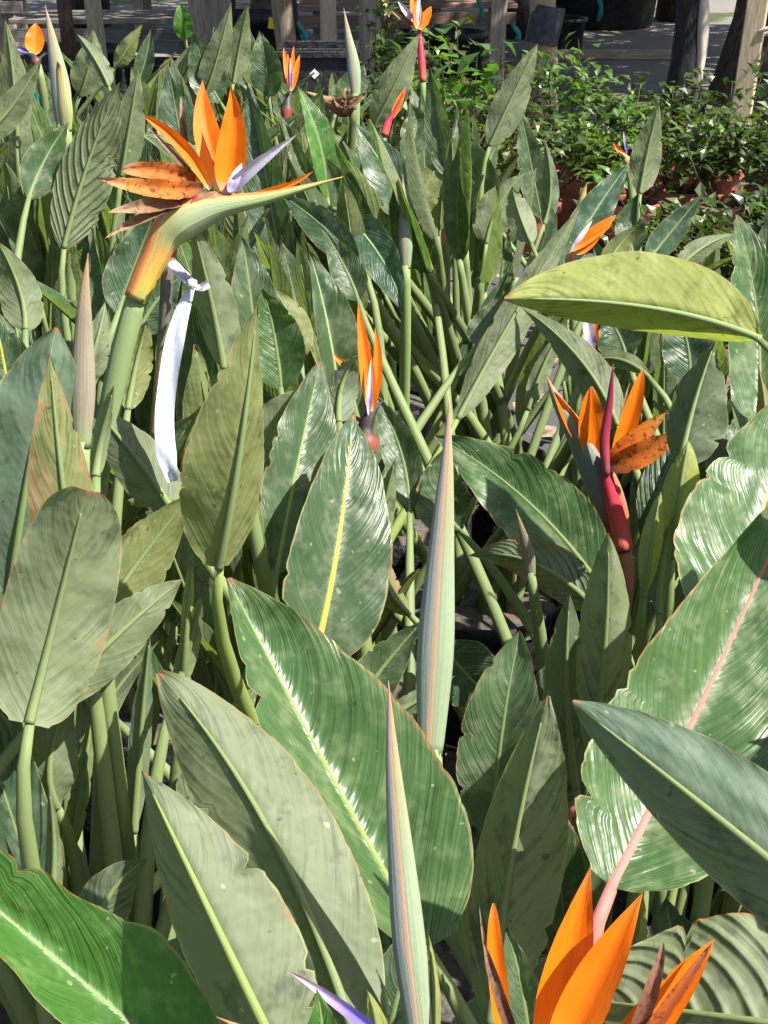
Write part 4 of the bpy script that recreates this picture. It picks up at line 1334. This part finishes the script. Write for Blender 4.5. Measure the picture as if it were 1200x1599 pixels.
# ------------------------------------------------------------------ labels of the plants, grow bags
LAB = {
    'tallflower': 'bird of paradise plant with tall orange flower on a long green and yellow beak',
    'mottled': 'bird of paradise plant with mottled orange flower, red neck and purple beak',
    'lowflower': 'bird of paradise plant with broad flame orange sepals beside the pink-ribbed leaf',
    'halfopen': 'bird of paradise plant with half-open orange flower on a blackened beak',
    'pink': 'bird of paradise plant with broad glossy leaf on a bright pink midrib',
    'yellow': 'bird of paradise plant with upright leaf on a thick yellow midrib',
    'glossy': 'bird of paradise plant with large glossy leaf folded along its midrib',
    'tallbud': 'bird of paradise plant with tall grey-green spear bud edged in pink',
    'nearbud': 'bird of paradise plant with slender pale spear bud rising before the glossy folded leaf',
    'brownbud': 'bird of paradise plant with a slim brownish spear bud beside the torn leaf',
    'torn': 'bird of paradise plant with olive leaf torn and browned along its edge',
    'scallop': 'bird of paradise plant with olive leaf of notched scalloped edge by the white tape',
    'blunt': 'bird of paradise plant with blunt pale leaf underside on a long green stalk',
    'arch': 'bird of paradise plant with yellow-green leaf arching over horizontally',
    'lime': 'bird of paradise plant with bright lime leaf glowing against the light',
    'fan': 'bird of paradise plant with leaning ribbed leaf before the mottled flower',
    'tied': 'bird of paradise plant with a folded leaf tied by white tape',
    'whitepetal': 'bird of paradise plant with small flower showing a white petal under the arching leaf',
    'sideflower': 'bird of paradise plant with small orange flower pointing sideways above the arching leaf',
    'upright': 'bird of paradise plant with four slim upright orange sepals at the rear of the bed',
    'redneck': 'bird of paradise plant with orange flower on a long red neck by the posts',
    'single': 'bird of paradise plant with a single broad orange sepal at the rear edge',
    'pinkneck': 'bird of paradise plant with closed pink and orange flower at the rear of the bed',
    'tinyorange': 'bird of paradise plant with a tiny orange sepal against the green shrubs',
    'stalks': 'bird of paradise plant with a bare fan of pale green stalks',
}
ORDER = list(LAB)
bag_prof = [(0.001, 0.0), (0.135, 0.0), (0.145, 0.02), (0.150, 0.12), (0.148, 0.23), (0.153, 0.255), (0.149, 0.258), (0.142, 0.235)]
soil_prof = [(0.001, 0.245), (0.06, 0.242), (0.12, 0.233), (0.1445, 0.226)]
bags = [lathe('grow_bag', bag_prof, 26, 1, 0.12, s) for s in range(3)]
soils = [lathe('potting_mix', soil_prof, 20, 1, 0.05, s) for s in range(2)]
for b_ in bags:
    b_.materials.append(M_BAG)
    b_.polygons.foreach_set('use_smooth', [True] * len(b_.polygons))
for b_ in soils:
    b_.materials.append(M_SOIL)
SHORT = {
    'tallflower': 'tall orange flower', 'mottled': 'mottled orange flower', 'lowflower': 'flame orange sepals', 'halfopen': 'half-open orange flower', 'pink': 'pink-ribbed leaf',
    'yellow': 'yellow-ribbed leaf', 'glossy': 'large glossy folded leaf', 'tallbud': 'pink-edged spear bud', 'nearbud': 'slender pale spear bud', 'brownbud': 'brownish spear bud',
    'torn': 'torn olive leaf', 'scallop': 'scalloped olive leaf', 'blunt': 'blunt pale leaf', 'arch': 'arching yellow-green leaf', 'lime': 'bright lime leaf', 'fan': 'leaning ribbed leaf',
    'tied': 'white tape', 'whitepetal': 'white-petalled small flower', 'sideflower': 'sideways orange flower', 'upright': 'slim upright orange sepals', 'redneck': 'red-necked flower',
    'single': 'single broad orange sepal', 'pinkneck': 'closed pink flower', 'tinyorange': 'tiny orange sepal', 'stalks': 'bare fan of stalks',
}
used = set()
marks = []
live = [p for p in plants if 'root' in p]
for p in live:
    bits = [b for b in ORDER if b in p['bits'] and b not in used]
    if bits:
        used.add(bits[0])
        p['key'] = bits[0]
        marks.append((p['pos'], SHORT[bits[0]]))
taken = set()


def near_phrase(pos, skip=(), allm=None):
    """name a thing by the two or so landmarks it stands nearest to, unused so far"""
    ms = sorted([m for m in (allm or marks) if m[1] not in skip], key=lambda m: (m[0].x - pos.x) ** 2 + (m[0].y - pos.y) ** 2)[:7]
    for i, j in ((0, 1), (0, 2), (1, 2), (0, 3), (1, 3), (2, 3), (0, 4), (1, 4), (0, 5), (2, 4), (1, 5), (0, 6)):
        key = (ms[i][1], ms[j][1])
        if key in taken or key[::-1] in taken:
            continue
        taken.add(key)
        va, vb = ms[i][0] - pos, ms[j][0] - pos
        opp = va.x * vb.x + va.y * vb.y < 0
        return ('between the %s and the %s' if opp else 'close to the %s and the %s') % key
    return None


for i, p in enumerate(live):
    r = p['root']
    if 'key' in p:
        tag(r, LAB[p['key']], 'plant', 'bird of paradise plants in the bed')
        bl = 'black plastic grow bag under the plant with the ' + SHORT[p['key']]
    else:
        ph_ = near_phrase(p['pos'])
        tag(r, ('leafy strelitzia clump ' + ph_) if ph_ else 'leafy bird of paradise plant without a showy flower among the grey-green rows', 'plant', 'bird of paradise plants in the bed')
        bl = ('black grow bag ' + ph_) if ph_ else 'black plastic grow bag of grey mulch under a plain leafy plant'
    bg_ = bpy.data.objects.new('grow_bag', bags[i % 3])
    COL.objects.link(bg_)
    bg_.location = (p['pos'].x, p['pos'].y, 0.0)
    bg_.rotation_euler = (0, 0, i * 1.3)
    s_ = bpy.data.objects.new('potting_mix', soils[i % 2])
    COL.objects.link(s_)
    s_.parent = bg_
    tag(bg_, bl, 'grow bag', 'grow bags under the plants')

# leaf litter on the ground between the bags
rl = random.Random(3)
V, F = [], []
for i in range(2600):
    y_ = rl.uniform(0.9, 7.5)
    x = rl.uniform(-0.35 * y_ - 0.6, 0.35 * y_ + 0.6)
    a = rl.uniform(0, 6.28)
    l, wd = rl.uniform(.03, .11), rl.uniform(.004, .022)
    c, s = cos(a), sin(a)
    z = 0.022 + rl.uniform(0, .015)
    k = len(V)
    V += [(x - c * l / 2, y_ - s * l / 2, z), (x - s * wd, y_ + c * wd, z + rl.uniform(.003, .015)), (x + c * l / 2, y_ + s * l / 2, z + rl.uniform(0, .02)), (x + s * wd, y_ - c * wd, z + rl.uniform(0, .01))]
    F += [(k, k + 1, k + 2), (k, k + 2, k + 3)]
lt = link('leaf_litter', mesh('leaf_litter', V, F), M_LITTER, smooth=False)
tag(lt, 'dry brown leaf litter scattered on the grey ground cover', 'litter', kind='stuff')

# ------------------------------------------------------------------ shrubs in terracotta pots (right, behind the bed)
def shrub(px, py, dep, h, rad, n, mat, leaf=(0.062, 0.019), color=(1, 1, 1), label='', seed=0, pot=True, name='shrub', flowers=None, z0=0.2, low=0.10):
    g0 = P(px, py, dep)
    x, y_ = g0.x, g0.y
    root = empty(name, (x, y_, 0))
    rs = random.Random(seed)
    V, F, tone = [], [], []
    stems = []
    for k in range(rs.randrange(9, 13)):
        a = rs.uniform(0, 6.28)
        rr = rad * sqrt(rs.uniform(0.02, 1))
        tip = Vector((x + cos(a) * rr, y_ + sin(a) * rr, z0 + (h - z0) * rs.uniform(0.55, 1.0) * (1.08 - 0.4 * (rr / rad) ** 2)))
        b0 = Vector((x + cos(a) * 0.02, y_ + sin(a) * 0.02, z0 - 0.03))
        mid = (b0 + tip) / 2 + Vector((cos(a) * .04, sin(a) * .04, 0.02))
        stems.append(bez2(b0, mid, tip))
    sm = []
    for s_ in stems:
        pts = sample(s_, 6)
        so = link('stem', tube('stem', pts, [0.006, .005, .0045, .004, .003, .002], 5), M_BARK, root, color=(1.3, 1.2, 1))
        so.location = (-x, -y_, 0)
    for i in range(n):
        s_ = rs.choice(stems)
        t = rs.uniform(low, 1.0) ** 0.7
        c = s_(t) + Vector((rs.gauss(0, .05), rs.gauss(0, .05), rs.gauss(0, .03)))
        a, el = rs.uniform(0, 6.28), rs.uniform(-0.4, 1.0)
        dr = Vector((cos(a) * cos(el), sin(a) * cos(el), sin(el)))
        l = leaf[0] * rs.uniform(.65, 1.3)
        wd = leaf[1] * rs.uniform(.7, 1.2)
        sd_ = dr.cross(Vector((rs.uniform(-.4, .4), rs.uniform(-.4, .4), 1))).normalized()
        nn_ = sd_.cross(dr)
        k = len(V)
        V += [c, c + dr * l * .5 + sd_ * wd + nn_ * wd * .35, c + dr * l + nn_ * -l * .12, c + dr * l * .5 - sd_ * wd + nn_ * wd * .35, c + dr * l * .5]
        F += [(k, k + 4, k + 1), (k + 1, k + 4, k + 2), (k, k + 3, k + 4), (k + 3, k + 2, k + 4)]
        tv = min(max(rs.gauss(0.5, .4), 0), 1.3)
        tone += [tv] * 5
    me = mesh('foliage', V, F)
    at = me.attributes.new('tone', 'FLOAT', 'POINT')
    at.data.foreach_set('value', tone)
    fo = link('foliage', me, mat, root, smooth=False, color=color)
    fo.location = (-x, -y_, 0)
    fo['kind'] = 'stuff'
    if flowers:
        for i in range(flowers[0]):
            c = rs.choice(stems)(rs.uniform(.8, 1)) + Vector((rs.gauss(0, .03), -0.03, 0.03))
            V2, F2 = [], []
            for q in range(5):
                a = q * 1.256
                V2 += [c, c + Vector((cos(a - .5) * .014, -.004, sin(a - .5) * .014)), c + Vector((cos(a) * .022, -.008, sin(a) * .022)), c + Vector((cos(a + .5) * .014, -.004, sin(a + .5) * .014))]
                F2.append((q * 4, q * 4 + 1, q * 4 + 2, q * 4 + 3))
            fl_ = link('blossom', mesh('blossom', V2, F2), flowers[1], root, smooth=False)
            fl_.location = (-x, -y_, 0)
    tag(root, label, 'shrub', 'low shrubs behind the bed')
    if pot:
        po = bpy.data.objects.new('terracotta_pot', POTME)
        COL.objects.link(po)
        po.location = (x, y_, 0)
        k = rs.uniform(.9, 1.15)
        po.scale = (k, k, k)
        mx = bpy.data.objects.new('potting_mix', POTSOIL)
        COL.objects.link(mx)
        mx.parent = po
        tag(po, 'terracotta pot ' + label.split(' shrub ', 1)[1] if ' the ' in label.split(' shrub ', 1)[-1] and label.startswith(('low', 'bright')) else 'terracotta pot of the ' + label if label.startswith(('tall', 'shrub')) else 'terracotta red pot half hidden under a low leafy shrub', 'pot', 'terracotta pots under the shrubs')
    return root


POTME = lathe('terracotta_pot', [(0.001, 0), (0.085, 0), (0.10, .06), (0.115, .17), (0.118, .175), (0.13, .178), (0.133, .215), (0.128, .22), (0.115, .216), (0.112, .18)], 24)
POTME.materials.append(M_TERRA)
POTSOIL = lathe('potting_mix', [(0.001, .19), (.08, .192), (.1125, .186)], 16)
POTSOIL.materials.append(M_SOIL)
PM = [(770, 8.0, 'slim grey-brown post'), (842, 8.0, 'log post'), (1142, 7.5, 'roped tan post'), (1052, 8.2, 'black wrapped trunk'), (1190, 9.3, 'thick dark trunk'), (578, 8.2, 'teal-tied post'),
      (960, 3.2, 'tiny orange sepal'), (1030, 3.2, 'lone pale leaf tip'), (900, 2.9, 'sideways orange flower'), (1150, 2.4, 'arching yellow-green leaf'), (660, 4.2, 'red-necked flower')]
PMARKS = [(Vector(((px - 600) / FPX * (dep * cos(PITCH) + CAM.z * sin(PITCH)), dep, 0)), nm) for px, dep, nm in PM]
SH = [
    (735, 330, 5.9, .78, .30, 700), (830, 320, 5.6, .66, .30, 700), (905, 315, 5.9, .60, .30, 700), (985, 318, 5.6, .62, .30, 750), (1060, 322, 5.8, .58, .30, 750), (1130, 322, 5.5, .58, .32, 800), (1205, 326, 5.7, .60, .32, 800),
    (800, 275, 6.7, .70, .32, 600), (880, 268, 6.9, .74, .30, 600), (960, 268, 6.7, .66, .30, 550), (1040, 270, 6.8, .62, .30, 550), (1120, 272, 6.6, .60, .3, 550), (1195, 275, 6.8, .60, .3, 550), (690, 280, 6.6, .80, .3, 600),
    (1010, 372, 4.95, .42, .26, 600), (1090, 372, 4.8, .45, .26, 650), (1170, 370, 4.9, .48, .28, 700), (1250, 370, 4.9, .5, .28, 500), (1290, 320, 5.9, .6, .3, 500), (640, 270, 6.9, .78, .3, 450)]
for i, (px, py, dep, h, rad, n) in enumerate(SH):
    gp = P(px, py, dep)
    fl_ = None
    ph_ = near_phrase(gp, allm=PMARKS)
    lab = 'low dark green shrub ' + ph_ if ph_ else 'low dark green small-leaved shrub in a terracotta pot behind the bed'
    if i in (3, 8):
        lab = 'bright young-leaved shrub ' + (ph_ or 'behind the bed')
    mat = M_BRIGHT if i in (3, 8) else M_SHRUB
    if i in (7, 13, 19):
        fl_ = (5, M_YELF) if 'M_YELF' in globals() else None
    shrub(px, py, dep + (0.45 if i < 7 else 0.0), h, rad, int(n * 0.40), mat, low=0.3, color=random.choice([(1, 1, 1), (1.15, 1.1, .9), (.9, 1, 1), (1.25, 1.1, .8)]), label=lab, seed=50 + i, flowers=fl_)
# taller shrub with larger leaves by the grey post
shrub(715, 300, 6.0, 1.05, .22, 90, M_BRIGHT, leaf=(0.10, 0.035), label='tall thin shrub with large bright oval leaves by the grey posts', seed=91, pot=True, low=0.55)
M_YELF = plain_material('yellow_blossom', (0.70, 0.60, 0.12), (0.80, 0.74, 0.35), 30, 0.6, 0.2, 0.002)
shrub(612, 215, 7.2, 1.02, .22, 420, M_SHRUB, label='shrub with pale yellow blossoms at the rear of the bed', seed=77, flowers=(9, M_YELF), color=(1.2, 1.15, .8))

# ------------------------------------------------------------------ posts, trunks, benches at the back
def ground_at(px, dep):
    """point on the ground at that picture column and distance along y"""
    return Vector(((px - 600) / FPX * (dep * cos(PITCH) + (CAM.z) * sin(PITCH)), dep, 0))


def post(px, dep, wid, h, mat, label, square=True, name='timber_post', lean=0.0, col=(1, 1, 1)):
    g0 = ground_at(px, dep)
    if square:
        me = boxmesh('post', wid, wid, h + 0.1, 0.006, 0.006, int(px))
    else:
        n = 14
        pts = [Vector((0.02 * sin(i * .7 + px), 0.015 * sin(i * .5), -0.05 + (h + .05) * i / (n - 1))) for i in range(n)]
        me = tube('post', pts, [wid / 2 * (1.12 - .18 * i / n + .03 * sin(i * 2.1 + px)) for i in range(n)], 14)
        me['local'] = 1
    o = link(name, me, mat, None, smooth=not square, color=col)
    o.location = g0 + Vector((0, 0, -0.05))
    o.rotation_euler = (lean * 0.3, lean, random.uniform(-.3, .3) if square else 0)
    tag(o, label, 'post', 'timber posts behind the bed')
    return o


post(10, 8.6, .105, 2.0, M_POST, 'grey-brown timber post at the far end of the post row', lean=-.05, col=(.8, .78, .75))
post(122, 9.3, .07, 1.9, M_BARK, 'thin dark brown post behind the single orange sepal', lean=-.04, col=(1.5, 1.2, 1))
post(172, 8.4, .09, 2.0, M_POST, 'weathered grey-green post between leaf tips and the plank benches', lean=-.04, col=(.85, .9, .78))
post(325, 8.9, .10, 2.0, M_POST, 'grey post behind the tallest leaf tips', lean=-.02)
post(357, 9.4, .11, 2.0, M_POST, 'wide pale grey post behind the tallest leaf tips', lean=-.02, col=(1.2, 1.2, 1.2))
post(452, 7.9, .105, 2.0, M_POST, 'brown-grey round post beside the black crate', square=False, lean=-.01, col=(.75, .68, .58))
post(515, 8.9, .085, 2.0, M_POST_T, 'sunlit tan post behind the black crate', lean=0)
post(578, 8.2, .10, 2.0, M_POST, 'grey post with a teal tie near the red-necked flower', lean=0, col=(.95, 1, 1))
post(768, 8.0, .078, 2.0, M_POST, 'slim grey-brown post behind the large-leaved shrub', lean=.02)
post(842, 8.0, .13, 2.0, M_POST_T, 'thick tan log post with a dark band round it', square=False, lean=.0, col=(.8, .74, .62))
rp_ = post(1142, 7.5, .10, 2.2, M_POST_T, 'sunlit tan post with pale rope looped round it', lean=.055, col=(1.0, 1.0, .95))
# dark band on the log post
g0 = ground_at(842, 8.0)
pb = [Vector((0, 0, z)) for z in (-0.09, -.05, 0.0, .06, .10)]
bd = tube('dark_band', pb, [.086, .087, .088, .087, .085], 16, cap=False)
bd['local'] = 1
o = link('dark_band', bd, M_DKBLUE)
o.location = g0 + Vector((0.0, 0, .70))
o.rotation_euler = (0.0, .18, 0)
tag(o, 'dark blue-black band wrapped slantwise round the log post', 'band')
# rope loop on the right post
g0 = ground_at(1142, 7.5)
rz_ = P(1142, 22, 7.95).z
pts = [Vector((.088 * cos(a) - .012, .088 * sin(a), .035 * sin(a * 1 + 2.4))) for a in [i * 2 * pi / 28 for i in range(29)]]
me = tube('rope_loop', pts, [.011] * 29, 8)
me['local'] = 1
o = link('rope_loop', me, M_ROPE)
o.location = (P(1142, 22, 7.95).x, g0.y, rz_)
tag(o, 'pale rope looped round the sunlit tan post', 'rope')
# teal ties
for px, py, dep, l, lab in [(472, 52, 7.6, .12, 'teal plastic tie by the brown-grey round post'), (935, 5, 9.4, .22, 'teal tie hanging before the dark tub'), (748, 8, 8.6, .2, 'teal strap beside the slim grey-brown post'), (806, 50, 8.3, .10, 'teal plastic tie low by the log post')]:
    c = P(px, py, dep)
    pts = [c + Vector((.02 * sin(i), 0, -l / 2 + l * i / 5)) for i in range(6)]
    o = link('teal_tie', tube('teal_tie', pts, [.012, .016, .014, .017, .013, .01], 7, .5), M_TEAL)
    tag(o, lab, 'tie')
# teal string clump low in the bed at the left
c = P(46, 165, 2.9)
rt = empty('teal_twine', c)
for k in range(4):
    pts = [c + Vector((.012 * k - .02 + .004 * sin(i * 2 + k), 0, -.05 + .02 * i)) for i in range(6)]
    link('strand', tube('strand', pts, [.0025] * 6, 5), M_TEAL, rt)
tag(rt, 'teal twine strands hanging among the leaves', 'twine')

# trunk wrapped in black, with pale split wood
g0 = ground_at(1052, 8.2)
root = empty('wrapped_tree', g0)
pts = [g0 + Vector((.05 * sin(z * 2.2) - .02, 0, z)) for z in [i * .25 for i in range(14)]]
tr_ = link('trunk', tube('trunk', pts, [.085 - .002 * i + .008 * sin(i * 1.7) for i in range(14)], 14), M_CHAR, root)
pts = [g0 + Vector((.065 + .03 * sin(z * 3), -.05, z)) for z in [i * .11 for i in range(12)]]
link('split_wood', tube('split_wood', pts, [.028 + .008 * sin(i * 1.3) for i in range(12)], 10), M_PALE, root)
tag(root, 'young tree with black wrapped trunk and pale split wood strip', 'tree')
trees_top = [(root, g0 + Vector((0, 0, 3.0)), 1.5)]
g0 = ground_at(1190, 9.3)
root = empty('old_tree', g0)
pts = [g0 + Vector((.06 * sin(z * 1.2), 0, z)) for z in [i * .3 for i in range(12)]]
link('trunk', tube('trunk', pts, [.27 - .008 * i + .03 * exp(-i * .8) * 4 + .012 * sin(i * 1.9) for i in range(12)], 20), M_BARK, root)
tag(root, 'thick dark brown tree trunk beyond the roped post', 'tree')
trees_top.append((root, g0 + Vector((0, 0, 3.4)), 2.4))
for px, dep, r, lab in [(430, 12.5, .16, 'added shade tree with grey trunk far behind the plank benches'), (-120, 11.5, .18, 'added shade tree with dark trunk past the far grey-brown post'), (800, 14.0, .16, 'added shade tree beyond the sandy path'), (1500, 9.8, .17, 'unseen tree added for shade off to the side past the thick dark trunk'), (1750, 11.5, .2, 'unseen tree added for shade standing off beyond the thick dark trunk'), (1330, 12.5, .17, 'tree added for shade behind the thick dark trunk'), (1050, 15.5, .18, 'tree added for shade far beyond the wide dark tub'), (-420, 13, .18, 'tree added for shade far off past the end of the benches'), (150, 15, .16, 'slender added shade tree past the stacked benches'), (665, 13.4, .15, 'tree added for shade behind the reddish plank bench'), (345, 14.6, .15, 'tree added for shade far behind the wide pale grey post')]:
    g0 = ground_at(px, dep)
    root = empty('added_shade_tree', g0)  # trees added, mostly out of view, to darken the background
    pts = [g0 + Vector((.08 * sin(z * .9 + px), 0, z)) for z in [i * .35 for i in range(11)]]
    link('trunk', tube('trunk', pts, [r * (1.25 - .05 * i) for i in range(11)], 14), M_BARK, root)
    tag(root, lab, 'tree', 'trees added to shade the background')
    trees_top.append((root, g0 + Vector((0, 0, 3.5)), 2.3))
rs = random.Random(11)
for root, top, rad in trees_top:
    V, F, tone = [], [], []
    for k in range(40):
        a = rs.uniform(0, 6.28)
        rr = rad * sqrt(rs.random())
        c0 = top + Vector((cos(a) * rr, sin(a) * rr, rs.uniform(-.3, 1.3) * rad * .6))
        for i in range(70):
            c = c0 + Vector((rs.gauss(0, .28), rs.gauss(0, .28), rs.gauss(0, .2)))
            dr = Vector((rs.gauss(0, 1), rs.gauss(0, 1), rs.gauss(0, .5))).normalized()
            sd_ = dr.orthogonal().normalized()
            l, wd = rs.uniform(.16, .30), rs.uniform(.05, .09)
            q = len(V)
            V += [c, c + dr * l * .5 + sd_ * wd, c + dr * l, c + dr * l * .5 - sd_ * wd]
            F.append((q, q + 1, q + 2, q + 3))
            tone += [rs.random()] * 4
    me = mesh('crown', V, F)  # crowns are out of view, leaves enlarged to deepen the background shade
    at = me.attributes.new('tone', 'FLOAT', 'POINT')
    at.data.foreach_set('value', tone)
    link('crown', me, M_CROWN, root, smooth=False)
    for k in range(5):
        a = k * 1.256 + rs.uniform(-.3, .3)
        b0 = top + Vector((0, 0, -.25))
        b1 = top + Vector((cos(a) * rad * .7, sin(a) * rad * .7, rad * .35))
        link('limb', tube('limb', sample(bez2(b0, (b0 + b1) / 2 + Vector((0, 0, .15)), b1), 6), [.06, .05, .04, .03, .02, .012], 7), M_BARK, root)

# low plank benches with dark tubs
def bench(px0, px1, dep, h, label, mat, nboards=4):
    a, b = ground_at(px0, dep), ground_at(px1, dep)
    ln = abs(b.x - a.x)
    c = Vector(((a.x + b.x) / 2, dep, 0))
    root = empty('plank_bench', c)
    for k in range(nboards):
        o = link('plank', boxmesh('plank', ln, .15, .035, .004, .004, k), mat, root, smooth=False, color=[(1, 1, 1), (.8, .8, .85), (1.15, 1.1, 1), (.9, .95, 1)][k % 4])
        o.location = (0, -.27 + .175 * k, h)
    for sx in (-1, 1):
        for sy in (-.2, .2):
            o = link('leg', boxmesh('leg', .08, .08, h - .002, .004, .002, 1), M_POST, root, smooth=False)
            o.location = (sx * (ln / 2 - .15), sy, 0)
    o = link('front_rail', boxmesh('front_rail', ln - .02, .03, .09, .003, .003, 5), mat, root, smooth=False, color=(.75, .75, .8))
    o.location = (0, -.33, h - .12)
    tag(root, label, 'bench', 'plank benches behind the bed')
    return root


bench(40, 330, 11.2, .42, 'low weathered plank bench behind the left-hand posts'.replace('left-hand', 'grey-green'), M_PLANK)
bench(200, 480, 13.2, .60, 'higher weathered plank bench farther back among the grey posts', M_PLANK)
bench(470, 640, 11.8, .45, 'plank bench of reddish boards behind the sunlit tan post', M_SAWN)
bench(-180, 60, 12.4, .5, 'plank bench past the far grey-brown post', M_PLANK)
bench(640, 800, 12.6, .40, 'reddish plank bench between the slim post and the red-necked flower', M_SAWN)


def tub(px, dep, r, h, label, mat=None, z=0.0, name='plastic_tub', squash=1.0):
    g0 = ground_at(px, dep)
    me = lathe(name, [(.001, 0), (r * .82, 0), (r * .86, .02), (r * .97, h * .9), (r * 1.05, h * .9), (r * 1.06, h), (r * .98, h), (r * .95, h * .9), (r * .9, h * .82), (.001, h * .8)], 22, squash)
    o = link(name, me, mat or M_BAG)
    o.location = g0 + Vector((0, 0, z))
    tag(o, label, 'tub', 'dark tubs behind the bed')
    return o


tub(935, 15.0, .60, .62, 'wide dark tub standing on the sandy path')
tub(700, 10.6, .26, .40, 'dark tub behind the large-leaved shrub')
tub(875, 12.6, .20, .30, 'small dark tub with pale rim beyond the sandy path')
tub(392, 9.6, .20, .62, 'tall dark tub with a yellow tag beside the round post')
tub(60, 9.0, .30, .40, 'dark tub behind the single orange sepal')
tub(130, 10.2, .30, .34, 'low dark tub before the weathered bench')
tub(250, 9.8, .22, .30, 'dark tub on the ground between two grey posts')
tub(545, 10.0, .16, .34, 'narrow dark tub between the tan post and the teal-tied post')
tub(1000, 7.6, .17, .28, 'dark tub beside the black wrapped trunk')
tub(690, 7.7, .13, .42, 'slim dark tub before the slim grey-brown post')
# yellow tag
o = link('yellow_tag', boxmesh('yellow_tag', .05, .004, .065, .001), M_YEL, None, smooth=False)
o.location = P(425, 45, 8.85)
o.rotation_euler = (0.1, .15, .1)
tag(o, 'small bright yellow tag stuck on the tall dark tub', 'tag')
# black crate with white diamond sticker
g0 = ground_at(502, 7.0)
root = empty('black_crate', g0)
hc = P(502, 68, 7.35).z + 0.07
wc = .36
for nm, sx, sy, ox, oy in (('side', wc, .015, 0, -.15), ('side', wc, .015, 0, .15), ('side', .015, .284, -wc / 2 + .008, 0), ('side', .015, .284, wc / 2 - .008, 0)):
    o = link(nm, boxmesh('side', sx, sy, hc, .003), M_BAG, root, smooth=False)
    o.location = (ox, oy, 0)
o = link('rim', boxmesh('rim', wc + .03, .02, .03, .003), M_BAG, root, smooth=False)
o.location = (0, -.166, hc - .04)
o = link('sticker', boxmesh('sticker', .032, .003, .032, 0), M_WHITE, root, smooth=False)
o.location = (-.025, -.159, hc - .12)
o.rotation_euler = (0, pi / 4, 0)
tag(root, 'tall black plastic crate with a small white diamond sticker', 'crate')
# pale boards lying along the path
for px0, px1, dep, lab in [(850, 1080, 12.4, 'pale sawn board edging the near side of the path'), (150, 330, 9.9, 'pale board lying by the grey-green post')]:
    a, b = ground_at(px0, dep), ground_at(px1, dep)
    o = link('edging_board', boxmesh('edging_board', abs(b.x - a.x), .10, .07, .004, .004), M_SAWN, None, smooth=False, color=(1.4, 1.6, 1.7))
    o.location = ((a.x + b.x) / 2, dep, 0.0)
    tag(o, lab, 'board')

import os
if os.environ.get('DBG'):
    for l in lengths:
        if l[0] < .12 or l[0] > .5 or l[1] > .15 or l[3] > 1.25 or l[2] < .15:
            print('ODD', l)
    print('plants', len(plants), 'fill', nfill, 'objects', len(bpy.data.objects))
